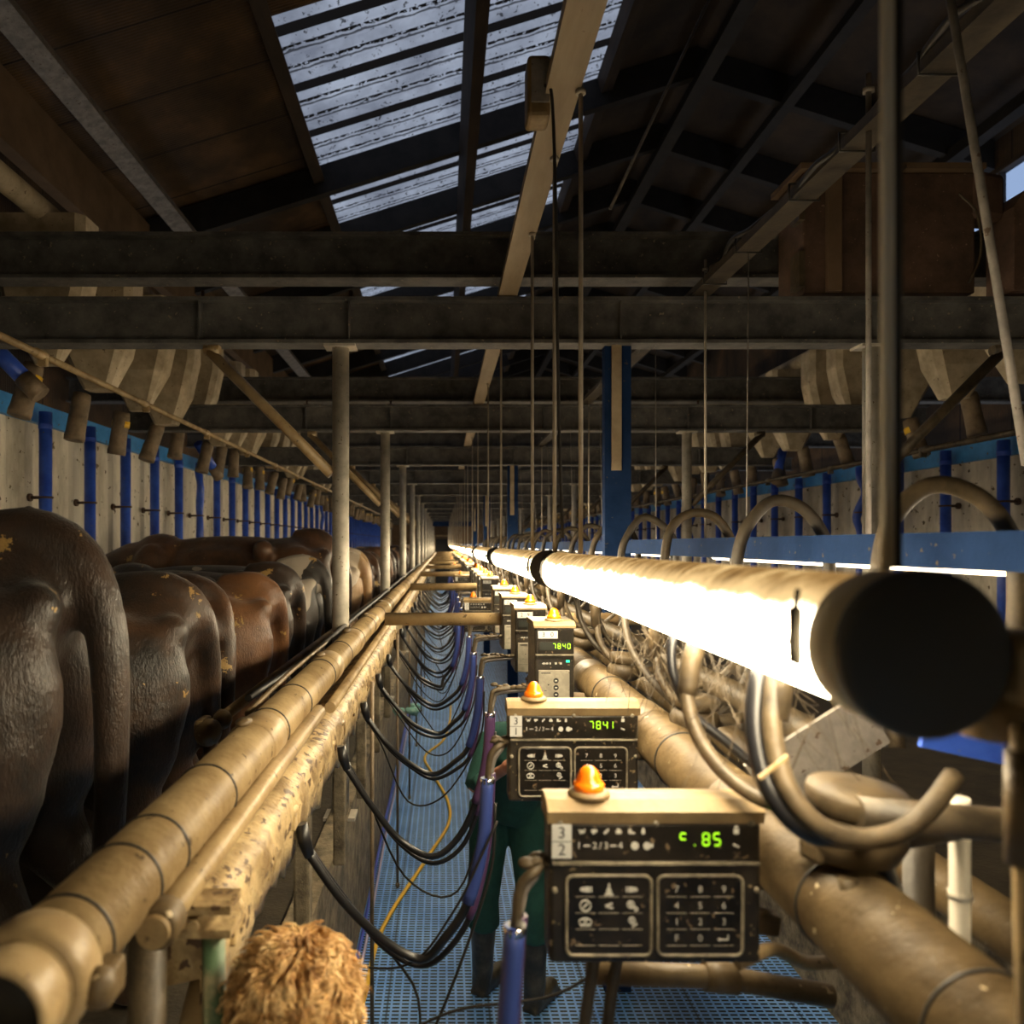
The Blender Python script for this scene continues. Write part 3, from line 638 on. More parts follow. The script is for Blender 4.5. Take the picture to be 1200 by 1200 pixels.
# blue feed pipes along both walls
def feedpipe(bent, side):
    r = .043; H0 = .9; z = [0, 1.9, 2.28] 
    mb = MB()
    if bent:
        pts = spline([(0, 0, H0 + .2), (0, .0, 1.9), (.01, -.01, 2.5), (-.01, .04, 2.72), (.03, -.05, 2.95), (.0, -.02, 3.12), (0, 0, 3.24)], 5)
        mb.tube(pts, [.044, .043, .045, .036, .047, .038, .045, .043], 14)
    else:
        mb.tube([(0, 0, H0 + .2), (0, 0, 3.24)], r, 16).lathe([(.046, 0), (.047, .01), (.047, .03), (.046, .04)], (0, 0, 3.12), seg=16)
    return mb
def feed_row(side, x, y0, n, bent_at, wallx, topz, hx):
    sg = 1 if side == 'left' else -1
    me = {}
    for b_ in (0, 1): me[b_] = feedpipe(b_, side).mesh('feed_pipe', 'blue_paint')
    brk = MB().tube([(wallx - x, 0, 0), (.03 * sg, 0, 0)], .011, 8).torus((0, 0, 0), .046, .008, (0, 0, 1), 16, None, 6).lathe([(.028, 0), (.028, .02)], ((wallx - x) + .001 * sg, 0, 0), (sg, 0, 0), 10).mesh('wall_bracket', 'rust')
    hop = {}
    for v in (0, 1):
        mb = MB(); ww = .132; dd = .27
        bw = .07; 
        lv = [(0, .035, .07), (.30, ww, dd * .8), (.55, ww, dd), (.88, ww, dd)] if v == 0 else [(0, .075, .09), (.24, ww, dd * .75), (.55, ww, dd), (.88, ww, dd)]
        rings = []
        for (zz, a, b2) in lv:
            ch = min(a, b2) * .35
            pl = [(-b2 + ch, -a), (b2 - ch, -a), (b2, -a + ch), (b2, a - ch), (b2 - ch, a), (-b2 + ch, a), (-b2, a - ch), (-b2, -a + ch)]
            rings.append([mb.bm.verts.new((px, py, zz)) for px, py in pl])
        for i in range(len(rings) - 1):
            for q in range(8): mb.bm.faces.new((rings[i][q], rings[i][(q + 1) % 8], rings[i + 1][(q + 1) % 8], rings[i + 1][q]))
        mb.bm.faces.new(rings[0][::-1]); mb.bm.faces.new(rings[-1])
        hop[v] = mb.mesh('hopper', 'hopper_plastic')
    sp = MB().lathe([(.052, 0), (.068, 0), (.070, .03), (.066, .05), (.062, .20), (.064, .30), (.058, .34)], (0, 0, 0), (0, .10, 1), 18).lathe([(.001, .012), (.052, .012), (.052, .001)], (0, 0, 0), (0, .10, 1), 18).mesh('spout', 'spout')
    tape = MB().lathe([(.0665, 0), (.0665, .05)], (0, .028, .22), (0, .1, 1), 18).mesh('tape', 'yellow_tape')
    r4 = random.Random(21 if sg > 0 else 5)
    for k in range(n):
        y = y0 + .68 * k; bent = k in bent_at
        base = f'{ORD[k+1]} blue feed pipe from the camera along the {side} wall'
        if bent: base = f'crumpled blue feed pipe, {ORD[k+1]} from the camera along the {side} wall'
        t = thing('feed_pipe', base, 'feed pipe', (x, y, topz - 3.24), f'blue feed pipes on the {side} wall')
        p_ = link('pipe', me[1 if bent else 0], t); 
        link('wall_bracket', brk, t, (0, 0, CZ + .33 - (topz - 3.24)))
        hx_ = x + .38 * sg
        hy = y + r4.uniform(-.03, .03)
        for by in AY + BY:
            if abs(hy - by) < .24: hy = by + (.24 if hy > by else -.24)
        t = thing('feed_hopper', f'{ORD[k+1]} dusty feed hopper from the camera above the {side} wall', 'feed hopper', (hx_, hy, CZ + 1.07 + r4.uniform(-.03, .05)), f'feed hoppers on the {side}')
        link('body', hop[k % 2 if r4.random() > .2 else 0], t)
        s_ = link('spout', sp, t, (-.18 * sg, 0, -.31 + r4.uniform(-.04, .04))); s_.rotation_euler = (r4.uniform(-.15, .15), r4.uniform(-.1, .25) * sg, 0)
        if r4.random() > .55: link('tape', tape, s_)
XFL, XFR = -2.80, 4.30
for x, lab in ((XFL + .38, 'feed conveyor tube above the left feed hoppers'), (XFR - .38, 'feed conveyor tube above the right feed hoppers')):
    o = MB().tube([(0, -20, 0), (0, 20, 0)], .07, 14).build('conveyor_tube', 'hopper_plastic', loc=(x, 22.5, CZ + 2.01)); tag(o, lab, 'conveyor')
feed_row('left', XFL, 4.72, 50, {6, 19, 24}, XWL, CZ + .93, 0)
feed_row('right', XFR, 5.22, 46, {4, 12}, XWR, CZ + .80, 0)
# slanting blue drops
def slant(name, p0, p1, lab):
    p0, p1 = Vector(p0), Vector(p1); d = (p1 - p0); t = thing(name, lab, 'feed pipe', tuple(p0))
    MB().tube([(0, 0, 0), tuple(d)], .050, 16).build('pipe', 'blue_paint', t)
    MB().tube([tuple(d * .92), tuple(d * 1.35)], [.058, .062], 16).build('rubber_boot', 'spout', t)
slant('slanting_feed_pipe', (-2.72, 4.55, CZ + 1.22), (-2.50, 4.60, CZ + .98), 'slanting blue feed pipe at the left edge above the blue band')
slant('slanting_feed_pipe', (-2.72, 8.5, CZ + 1.12), (-2.62, 8.75, CZ + .86), 'slanting blue feed pipe beyond the crumpled one on the left')
slant('slanting_feed_pipe', (4.15, 9.4, CZ + 1.15), (4.0, 9.2, CZ + .85), 'slanting blue feed pipe beside the crumpled one on the right')
# white line with fittings under the hoppers
def white_line(x, z, lab, y0, y1, mat):
    t = thing('milk_line', lab, 'pipe', (x, 0, CZ + z))
    MB().tube([(0, y0, 0), (0, y1, 0)], .018, 14).build('pipe', mat, t)
    for k in range(12):
        y = y0 + .9 + 1.36 * k
        if y < y1: MB().lathe([(.019, -.05), (.025, -.045), (.025, .045), (.019, .05)], (0, y, 0), (0, 1, 0), 14).box((0, y + .03, -.03), (.05, .03, .05), bev=.008).build('fitting', mat, t)
white_line(-2.05, .965, 'pale pipe with clamps running below the left feed hoppers', 3.0, 30, 'pipe_cream')
white_line(3.55, .70, 'dull pipe with clamps running below the right feed hoppers', 3.4, 28, 'hose_dusty')

# cabinet standing on the beams at upper right
t = thing('control_cabinet', 'large rusty cabinet resting on the beams at upper right', 'cabinet', (2.28, 4.08, CZ + 1.275))
MB().box((0, 0, .32), (.88, .30, .62), bev=.01).build('body', 'rust', t)
MB().box((-.30, -.18, .30), (.07, .03, .58)).build('stile', 'beam_brown', t)
MB().tube([(.02, -.19, 0), (.02, -.19, .60), (.06, -.19, .64)], .008, 8).build('conduit', 'spout', t)
MB().tube(spline([(.33, -.19, .5), (.42, -.19, .4), (.44, -.19, .2), (.38, -.19, .05)], 5), .006, 6).build('cable', 'hose_dusty', t)
MB().box((-.455, -.12, .13), (.03, .1, .18)).build('side_flange', 'hose_dusty', t); MB().box((-.455, -.12, .48), (.03, .1, .2)).build('side_flange', 'hose_dusty', t)
MB().box((0, -.01, .645), (.94, .36, .03)).build('lid', 'beam_brown', t)
o = MB().box((0, 0, 0), (.17, .15, .24), rz=.3, bev=.03).build('motor_box', 'rust', loc=(2.78, 3.98, CZ + 1.78)); tag(o, 'rounded rusty box hanging right of the large cabinet', 'motor box')
o = MB().prism([(-.09, 0), (.35, 0), (.35, .50), (-.04, .50), (-.09, .42)], -.1, .1).build('side_panel', 'rust', loc=(2.95, 3.95, CZ + 1.275)); tag(o, 'orange brown rusty panel standing at the right edge on the beam', 'panel')

# ================================================================== CENTRE: control units
LIDH = .024
def seg7(mb, ch, x, z, h, m):
    w_ = h * .52; t_ = h * .105; on = {'0': 'abcdef', '1': 'bc', '2': 'abged', '3': 'abgcd', '4': 'fgbc', '5': 'afgcd', '6': 'afgedc', '7': 'abc', '8': 'abcdefg', '9': 'abcdfg', 'c': 'afg', 'F': 'afge', '.': '.'}[ch]
    y = -.0012
    for s_ in on:
        if s_ == 'a': mb.box((x, y, z + h / 2), (w_ * .8, .0015, t_), m=m)
        elif s_ == 'd': mb.box((x, y, z - h / 2), (w_ * .8, .0015, t_), m=m)
        elif s_ == 'g': mb.box((x, y, z), (w_ * .8, .0015, t_), m=m)
        elif s_ == 'f': mb.box((x - w_ / 2, y, z + h / 4), (t_, .0015, h * .40), m=m)
        elif s_ == 'b': mb.box((x + w_ / 2, y, z + h / 4), (t_, .0015, h * .40), m=m)
        elif s_ == 'e': mb.box((x - w_ / 2, y, z - h / 4), (t_, .0015, h * .40), m=m)
        elif s_ == 'c': mb.box((x + w_ / 2, y, z - h / 4), (t_, .0015, h * .40), m=m)
        elif s_ == '.': mb.box((x, y, z - h / 2), (t_, .0015, t_), m=m)
def ringrect(mb, cx, cz, w_, h, y, t_, d, m=None, r=.010):
    """rounded rectangular bezel"""
    pts = []
    for (sx_, sz_, a0) in ((1, 1, 0), (-1, 1, 90), (-1, -1, 180), (1, -1, 270)):
        for q in range(4):
            a = R(a0 + q * 30); pts.append((cx + sx_ * (w_ / 2 - r) + r * math.cos(a), y, cz + sz_ * (h / 2 - r) + r * math.sin(a)))
    pts.append(pts[0]); pts.append(pts[1]); mb.tube(pts, t_ / 2, 6, False, m)
def beacon(t, x, y, z, big=1):
    b_ = MB().lathe([(.0, 0), (.031, 0), (.029, .005), (.024, .008), (0, .008)], (x, y, z), seg=24).build('beacon_base', 'case_lid', t)
    MB().lathe([(.0205, .006), (.0222, .009), (.0220, .017), (.0198, .0185), (.0180, .0195), (.0165, .027), (.0125, .035), (.0065, .0405), (.0005, .042)], (x, y, z), seg=26).build('beacon_lens', 'beacon_amber', t)
    return b_
def icons(mb, cx, cz, s, k, y=-.0008, m='icon_white'):
    """small pictograms for keys; each is a few solid strokes"""
    bx = lambda a, b_, w_, h, ry=0: mb.box((cx + a * s, y, cz + b_ * s), (w_ * s, .0012, h * s), ry=ry, m=m)
    def ring(a, b_, r, t_=.16): mb.torus((cx + a * s, y, cz + b_ * s), r * s, t_ * s / 2, (0, 1, 0), 14, m, 4)
    if k == 0: bx(.15, 0, .5, .5); bx(-.28, 0, .35, .35, R(45)); bx(.55, 0, .12, .5)
    elif k == 1: bx(0, .25, .14, .6); bx(0, -.2, .5, .3); bx(0, -.48, .8, .16); bx(0, .05, .3, .2)
    elif k == 2: bx(-.15, 0, .5, .5); bx(.28, 0, .35, .35, R(45)); bx(-.55, 0, .12, .5)
    elif k == 3: ring(0, 0, .5); bx(0, 0, .16, .62, R(50)); bx(.1, .1, .2, .2)
    elif k == 4: bx(0, .1, .7, .16, R(-20)); bx(.05, -.15, .7, .14, R(15))
    elif k == 5: ring(-.15, .1, .32); bx(-.15, .1, .3, .3, R(45)); ring(.32, -.3, .16)
    elif k == 6: ring(-.32, 0, .26); ring(.3, 0, .26); bx(0, -.35, 1.0, .14); bx(0, .35, .5, .14)
    elif k == 7: ring(-.05, .15, .28); bx(.2, -.3, .6, .14, R(-35)); bx(-.05, .15, .2, .2)
def panel_icons(mb, x0, z0, s, y, n_, row):
    for i in range(n_):
        cx = x0 + i * s * 1.75
        bx = lambda a, b_, w_, h, ry=0: mb.box((cx + a * s, y, z0 + b_ * s), (w_ * s, .001, h * s), ry=ry, m='icon_white')
        if row == 0:
            [lambda: (bx(-.3, 0, .14, .7, R(-20)), bx(0, 0, .4, .4), bx(.35, .1, .14, .7, R(20))), lambda: (bx(0, .1, .8, .35), bx(-.1, -.2, .3, .25)), lambda: bx(0, 0, .28, .9, R(45)),
             lambda: (bx(0, -.1, .8, .4), bx(0, .25, .5, .2, R(20))), lambda: (bx(-.15, .15, .4, .35), bx(.1, -.2, .9, .2)), lambda: (bx(0, -.05, .45, .6), bx(0, .35, .25, .2))][i]()
        else: bx(0, 0, .7, .12)
def wide_unit(y, idx, lab, digits, plate, key=True):
    """landscape control box with two keypads; origin at bottom centre of its front"""
    t = thing('control_unit', lab, 'control unit', (.2975, y, CZ - .600), 'wide control units')
    w_, d_, h = .298, .058, .225
    MB().box((0, d_ / 2, .1105), (w_, d_, .201), bev=.006).build('case', 'case_black', t)
    # domed lid
    MB().prism([(-.002, .208), (d_ + .006, .208), (d_ + .006, .236), (d_ * .6, .241), (.012, .238), (-.008, .226)], -w_ / 2 - .003, w_ / 2 + .003, axis='X').build('lid', 'case_lid', t)
    dp = MB().box((0, -.0015, .1815), (w_ - .012, .005, .049), bev=.001).build('display_panel', 'panel_black', t, (0, 0, 0))
    s_ = MB(); s_.box((0, -.004, .1535), (w_ - .008, .008, .0035)).build('divider', 'bezel', t)
    # number plate
    pl = MB().box((-.1325, -.0055, .1845), (.0275, .002, .047)).build('number_plate', 'label_white', dp)
    mb = MB(); put_text(mb, plate[0], -.1325, -.0070, .1962, .023, 'ink'); put_text(mb, plate[1], -.1325, -.0070, .1725, .023, 'ink'); mb.box((-.1325, -.0067, .1845), (.026, .0006, .0009), m='ink'); mb.build('plate_numbers', None, pl)
    mb = MB(); panel_icons(mb, -.104, .198, .0098, -.0048, 6, 0)
    put_text(mb, '1', -.108, -.0048, .178, .013, 'icon_white'); mb.box((-.097, -.0046, .178), (.009, .001, .0016), m='icon_white')
    put_text(mb, '2', -.086, -.0048, .178, .013, 'icon_white'); put_text(mb, '/', -.078, -.0048, .178, .014, 'icon_white'); put_text(mb, '3', -.070, -.0048, .178, .013, 'icon_white'); mb.box((-.060, -.0046, .178), (.009, .001, .0016), m='icon_white'); put_text(mb, '4', -.050, -.0048, .178, .013, 'icon_white')
    mb.lathe([(.0055, 0), (.0055, .001)], (-.030, -.0045, .178), (0, -1, 0), 12, 'icon_white').lathe([(.0045, 0), (.0055, .001)], (-.013, -.0045, .178), (0, -1, 0), 10, 'icon_white').box((-.008, -.0046, .178), (.008, .001, .005), m='icon_white')
    mb.box((.112, -.0046, .198), (.007, .001, .007), m='icon_white').box((.112, -.0046, .205), (.004, .001, .003), m='icon_white').box((.112, -.0046, .178), (.009, .001, .003), ry=.4, m='icon_white').build('symbols', None, dp)
    mb = MB(); xx = {'7841': [(.040, '7'), (.056, '8'), (.072, '4'), (.085, '1')], 'c.85': [(.038, 'c'), (.054, '.'), (.0697, '8'), (.085, '5')]}[digits]
    for a, ch in xx: seg7(mb, ch, a, .187, .0165, 'led_green')
    for v in mb.bm.verts: v.co.y -= .0035
    mb.build('digits', None, dp)
    # keypads
    for side, cx in ((0, -.066), (1, .062)):
        kp = MB().box((cx, -.001, .0795), (.116, .004, .108), bev=.0015).build('keypad', 'panel_black', t)
        mb = MB(); ringrect(mb, cx, .0795, .119, .112, -.003, .0048, .004); mb.build('bezel', 'bezel', kp)
        mb = MB()
        for rr_ in range(4):
            for cc in range(3):
                kx = cx + (cc - 1) * .033; kz = .1165 - rr_ * .0228
                mb.box((kx, -.0034, kz - .0105), (.028, .0008, .0007), m='panel_grey')
                if side == 0:
                    ic = [[0, 1, 2], [3, 4, 5], [6, None, 7], [None, None, None]][rr_][cc]
                    if ic is not None: icons(mb, kx, kz, .0150, ic, -.0040)
                else: put_text(mb, ['789', '456', '123', 'F0'][rr_][cc], kx, -.0042, kz, .0135, 'icon_white') if not (rr_ == 3 and cc == 2) else mb.box((kx, -.004, kz - .002), (.012, .001, .0018), m='icon_white').box((kx + .006, -.004, kz + .001), (.0018, .001, .007), m='icon_white').box((kx - .006, -.004, kz - .002), (.004, .001, .004), ry=.78, m='icon_white')
        mb.build('keys', None, kp)
    for sx_ in (-.134, .134, 0):
        MB().lathe([(.0045, 0), (.0045, .003), (.002, .004)], (sx_, -.001, .2085), (0, -1, 0), 10).build('screw', 'bezel', t)
    for sx_ in (-.142, .142):
        MB().lathe([(.0042, 0), (.0042, .003), (.002, .004)], (sx_, -.001, .115), (0, -1, 0), 10).build('screw', 'bezel', t)
    beacon(t, -.088, .030, .2385)
    return t
def narrow_unit(y, lab, plate, digits=None, teal=False):
    t = thing('control_unit', lab, 'control unit', (.352, y, CZ - .520), 'narrow control units')
    w_, d_, h = .125, .20, .265
    MB().box((0, d_ / 2, .13), (w_, d_, .26), bev=.005).build('case', 'case_black', t)
    MB().box((0, -.001, .130), (.006 + w_, .006, .006)).build('divider', 'bezel', t) if False else None
    MB().prism([(-.010, .255), (d_ + .004, .255), (d_ + .004, .272), (.02, .274), (-.010, .262)], -w_ / 2 - .004, w_ / 2 + .004, axis='X').build('lid', 'case_lid', t)
    dp = MB().box((.002, -.003, .205), (w_ - .012, .006, .09)).build('display_panel', 'panel_black', t)
    pl = MB().box((-.022, -.0072, .234), (.062, .002, .024)).build('number_plate', 'label_white', dp)
    mb = MB(); put_text(mb, plate[0], -.036, -.0088, .234, .021, 'ink'); put_text(mb, plate[1], -.009, -.0088, .234, .021, 'ink'); mb.build('plate_numbers', None, pl)
    MB().box((0, -.0068, .198), (w_ - .03, .002, .026)).build('display_glass', 'led_off', dp)
    if digits:
        mb = MB()
        for i, ch in enumerate(digits): seg7(mb, ch, -.002 + i * .0155, .198, .0155, 'led_green')
        for v in mb.bm.verts: v.co.y -= .0075
        mb.build('digits', None, dp)
    MB().box((0, -.004, .170), (w_ - .004, .010, .004)).build('divider', 'bezel', t)
    mb = MB()
    for i, a in enumerate((-.034, -.024, -.014, .004, .020)): mb.box((a, -.0012, .142), (.0065 if i != 2 else .004, .001, .006), m='icon_white')
    mb.box((-.03, -.0012, .1415), (.02, .001, .0025), m='icon_white').build('symbols', None, t)
    if teal: MB().box((.042, -.0015, .149), (.011, .002, .007)).build('status_light', 'led_teal', t)
    kp = MB().box((-.002, -.002, .062), (.098, .006, .118), bev=.001).build('keypad', 'panel_grey', t)
    mb = MB().box((-.028, -.0056, .112), (.030, .0006, .003), m='ink')
    for zz in (.088, .066, .044): mb.lathe([(.0085, 0), (.0085, .0008)], (.004, -.0052, zz), (0, -1, 0), 14, 'ink').box((.004, -.0062, zz), (.007, .0006, .004), m='icon_white')
    mb.box((.004, -.0055, .022), (.016, .0008, .012), m='rust').box((-.002, -.0055, .033), (.09, .0006, .0008), m='ink').box((-.02, -.0055, .075), (.004, .0008, .004), m='ink').box((-.03, -.0055, .056), (.008, .0008, .0015), m='ink').build('keys', None, kp)
    beacon(t, .004, .045, .273)
    return t
wide_at = {0, 1, 6, 12, 19, 27}
NS = 38
DS = [1.08 + .68 * k for k in range(NS)]
NARROW = WIDE2 = None
for k, y in enumerate(DS):
    if k == 0: wide_unit(y, k, 'nearest black control unit with orange beacon, plate 3 over 2', 'c.85', '32')
    elif k == 1: WIDE2 = wide_unit(y, k, 'black control unit with plate 3 over 1 and green display 7841', '7841', '31')
    elif k == 2: n3 = narrow_unit(y, 'narrow control unit with plate 3 0 and green display 7840', '30', '7840', True)
    elif k == 3: NARROW = narrow_unit(y, 'narrow control unit with plate 2 9, just beyond the 7840 unit', '29')
    elif k in wide_at:
        c = copy_tree(WIDE2); c.location.y = y; c['label'] = f'wide control unit with orange beacon, {ORD[k+1]} unit from the camera'
        c.location.x = .2975 - .01
    else:
        c = copy_tree(NARROW); c.location.y = y; c['label'] = f'narrow control unit with orange beacon, {ORD[k+1]} unit from the camera'
        c.location.x = .352; c['group'] = 'narrow control units'

# big dusty pipe below the lamps
t = thing('vacuum_pipe', 'big dusty brown pipe running away behind the control units', 'pipe', (.515, -.1, CZ - .466))
MB().lathe([(.050, 0), (.0605, 0), (.0605, 40), (.05, 40)], (0, 0, 0), (0, 1, 0), 36).build('pipe', 'pipe_brown', t)
for k, y in enumerate((.83, 1.09, 1.75, 2.45, 3.15, 4.0, 5, 6.2, 8)):
    MB().torus((0, y, 0), .0615, .0022).build('joint_ring', 'wire_dark', t)
    if k in (1, 2, 3, 4): MB().lathe([(.0608, -.14), (.064, -.135), (.064, -.004), (.0608, 0)], (0, y + .36, 0), (0, 1, 0), 32).build('coupling', 'pipe_brown', t)
o = MB().tube([(0, -.4, 0), (0, 38, 0)], .040, 20).build('wash_pipe', 'pipe_brown', loc=(.82, .6, CZ - .56)); tag(o, 'second brown pipe lying right of the big dusty pipe', 'pipe')
o = MB().tube([(0, 0, 0), (0, 38, 0)], .030, 16).build('wash_pipe', 'hose_dusty', loc=(.70, 1.4, CZ - .36)); tag(o, 'slimmer dusty pipe hidden among hoses above the big dusty pipe', 'pipe')

# carrying arms: one per station (black bar behind + metal elbow left)
ELB = None
def station_arm(y, wide, lab):
    t = thing('hose_hanger', lab, 'hose hanger', (0, y, CZ - .40), 'hose hangers at the control units')
    x1 = .145 if wide else .285
    x0 = .100 if wide else .150
    if wide: x0 = .105
    MB().tube(spline([(x1 + .03, .05, -.055), (x1 - .0, .02, -.055), (x0 + .02, 0, -.062), (x0 + .002, 0, -.085), (x0 - .004, 0, -.135)], 5), .0075, 10).build('elbow', 'hose_dusty', t)
    MB().tube(spline([(x1 + .03, .07, -.07), (x1 - .0, .05, -.070), (x0 + .028, .03, -.078), (x0 + .012, .03, -.10), (x0 + .004, .03, -.135)], 5), .0065, 8).build('elbow', 'steel_grey', t)
    mb = MB(); r5 = random.Random(int(y * 100))
    for i in range(7): mb.ell((x0 + .012 + (x1 - x0) * i / 7, .01 + r5.uniform(-.008, .02), -.052 + r5.uniform(-.004, .004)), (.013, .012, .006), (r5.uniform(-.3, .3), r5.uniform(-.4, .4), 0), 8, 5)
    mb.build('dust_crust', 'dusty_plastic', t)
    MB().tube([(x1 + .02, .06, -.09), (.52, .06, -.10)], .014, 10).build('support_bar', 'spout', t)
    return t
for k in range(NS):
    wide = k in wide_at
    t = station_arm(DS[k], wide, f'bent metal hose hanger at the left of the {ORD[k+1]} control unit from the camera')
# bar below the nearest unit
o = MB().tube([(.22, 1.17, CZ - .652), (.43, 1.18, CZ - .665), (.60, 1.19, CZ - .70)], .017, 14).lathe([(.022, 0), (.022, .05)], (.40, 1.18, CZ - .663), (1, 0, -.1), 14).build('support_bar', 'pipe_brown'); tag(o, 'brown horizontal bar below the nearest control unit', 'bar')
o = MB().tube(spline([(.42, 1.10, CZ - .60), (.48, 1.12, CZ - .59), (.53, 1.13, CZ - .615), (.58, 1.14, CZ - .62)], 6), .010, 10).build('thin_hose', 'pipe_cream'); tag(o, 'short wavy dusty hose beside the lower right of the nearest unit', 'hose')
o = MB().box((.455, 1.16, CZ - .565), (.10, .03, .032), ry=.15, bev=.005).build('bracket_bar', 'pipe_brown'); tag(o, 'flat dusty bracket under the big brown pipe beside the nearest unit', 'bracket')
o = MB().tube([(.43, 1.13, CZ - .50), (.455, 1.11, CZ - .535)], .003, 6).tube([(.427, 1.14, CZ - .525), (.445, 1.12, CZ - .555)], .003, 6).build('wire_clip', 'chrome'); tag(o, 'two bright wire ends right of the nearest control unit', 'wire')

# milk hoses hanging across the pit
def hoses(k):
    y = DS[k]; wide = k in wide_at; r6 = random.Random(100 + k); x0 = (.100 if wide else .146); zt = -.535
    sag = r6.uniform(-.03, .03); lx = -.315
    g = lambda s=.02: r6.uniform(-s, s)
    if k == 0:
        p1 = [(x0, 0, zt), (x0 - .012, 0, -.72), (x0 - .010, .01, -.95), (x0 + .01, .02, -1.20), (x0 + .10, .03, -1.38), (x0 + .24, .03, -1.25), (x0 + .30, .03, -.80)]
    else:
        p1 = [(x0, 0, zt), (x0 - .010, 0, -.68), (x0 - .045, 0, -.82), (x0 - .10, 0, -.91 + sag), (-.04 + g(), g(), -.965 + sag), (-.14, g(), -.92 + sag), (-.23, g(), -.82 + sag / 2), (lx, 0, -.70)]
    t = thing('milk_hose', f'black milk hose sagging across the pit at the {ORD[k+1]} control unit', 'hose', (0, y, CZ), 'milk hoses')
    c = spline(p1, 6); MB().tube(c, .0105, 9).build('hose', 'black_rubber', t)
    nb = 13 if k else 22
    MB().tube([Vector(v) + Vector((0, -.001, 0)) for v in c[:nb]], .0155, 10).build('sleeve', 'hose_blue' if k != 2 else 'hose_purple', t)
    MB().lathe([(.0165, 0), (.0165, .012)], tuple(c[0]), (0, 0, -1), 12).build('clamp', 'chrome', t)
    if k: MB().tube([(lx - .012, 0, -.64), (lx - .004, 0, -.68), (lx + .008, -.0, -.715)], [.014, .016, .012], 10).build('connector', 'black_rubber', t)
    t = thing('pulse_hose', f'thinner twin hose beside the milk hose at the {ORD[k+1]} control unit', 'hose', (0, y + .03, CZ), 'pulse hoses')
    q = [(a + .012 * (i < 4), b_ , z_ - .035 * math.sin(math.pi * i / (len(p1) - 1)) + g(.008)) for i, (a, b_, z_) in enumerate(p1)]
    MB().tube(spline(q, 6), .0075, 8).build('hose', 'black_rubber', t)
    MB().tube(spline(q, 6)[:14 if k else 26], .0095, 8).build('sleeve', 'hose_purple', t)
    if k and k < 14:
        q = [(x0 + .02, .02, -.60), (x0 + .0, .03, -.80), (x0 - .12 + g(.04), .05, -1.10 + g(.1)), (-.10 + g(.05), .06, -1.02 + g(.08)), (-.26, .04, -.80 + g()), (-.33, .02, -.70)]
        o = MB().tube(spline(q, 6), .0035, 6).build('thin_cable', 'wire_dark', loc=(0, y, CZ)); tag(o, f'thin black cord dangling below the hoses at the {ORD[k+1]} control unit', 'cord', 'thin cords')
for k in range(22): hoses(k)
# thin cords that cross the picture low down
for i, (p_, lab) in enumerate([([(-.34, 1.9, CZ - 1.02), (-.1, 1.8, CZ - .99), (.02, 1.75, CZ - .84), (.12, 1.72, CZ - .62)], 'thin black cord rising from the left edge to the 7841 unit'),
                              ([(-.12, 1.45, CZ - .95), (.02, 1.4, CZ - .85), (.2, 1.35, CZ - .79), (.34, 1.3, CZ - .66)], 'thin black cord crossing low in front of the boots'),
                              ([(.22, 1.12, CZ - .60), (.20, 1.12, CZ - .75), (.19, 1.12, CZ - .95)], 'dark hose dropping from under the nearest control unit'),
                              ([(.26, 1.14, CZ - .60), (.245, 1.14, CZ - .70), (.225, 1.15, CZ - .95)], 'second dark hose dropping from under the nearest control unit')]):
    o = MB().tube(spline(p_, 8), .0028 if i < 2 else .009, 8).build('thin_cable', 'wire_dark' if i < 2 else 'hose_grey'); tag(o, lab, 'cord' if i < 2 else 'hose')

# ------------------------------------------------------------------ right centre: hoses, meters, arches
for k in range(22):
    y = 1.42 + .69 * k; r7 = random.Random(300 + k)
    g = lambda s=.015: r7.uniform(-s, s)
    mat = 'hose_dusty' if k % 2 == 0 else 'hose_grey'
    p_ = [(.80, -.06, -.36), (.80, -.03, -.20), (.805, 0, -.06), (.83, 0, .045 + g()), (.90, .0, .112 + g(.01)), (.985, 0, .10 + g(.01)), (1.045, 0, .02), (1.06, 0, -.08), (1.065, .02, -.3)]
    o = MB().tube(spline(p_, 6), .0165, 12).build('arched_hose', mat, loc=(0, y, CZ)); tag(o, f'{ORD[k+1]} thick hose from the camera arching over the blue rail', 'hose', 'arched hoses')
# drop hoses between lamps and big pipe
for k in range(20):
    y = 1.15 + .68 * k; r8 = random.Random(500 + k); g = lambda s=.02: r8.uniform(-s, s)
    if k == 0: continue
    t = thing('drop_hose', f'crusted hose with collar dropping behind the lamps, {ORD[k+1]} station', 'hose', (0, y, CZ), 'drop hoses')
    x = .50 + g(.015)
    MB().tube([(x, 0, -.145), (x + g(.008), 0, -.20), (x + g(.008), 0, -.27)], [.016, .0175, .015], 12).build('collar', 'hose_dusty', t)
    MB().tube(spline([(x, 0, -.25), (x + .005, -.02, -.31), (x + .04, -.05, -.37), (x + .10, -.04, -.41), (x + .20, .02, -.42), (x + .28, .05, -.38)], 6), .0105, 10).build('hose', 'hose_dusty', t)
    t = thing('twin_hose', f'dark looping hose behind the {ORD[k+1]} drop hose', 'hose', (0, y + .16, CZ), 'looping hoses')
    MB().tube(spline([(x - .04, 0, -.16), (x - .03, -.04, -.26), (x + .02, -.10, -.36 + g()), (x + .12, -.12, -.42 + g()), (x + .24, -.02, -.40), (.80, 0, -.30)], 6), .0095, 10).build('hose', 'hose_grey', t)
    MB().tube(spline([(x + .02, .1, -.14), (x + .04, .06, -.24), (x + .09, .03, -.33 + g()), (x + .18, 0, -.37 + g()), (.78, -.04, -.26)], 6), .0085, 8).build('second_hose', 'hose_dusty', t)
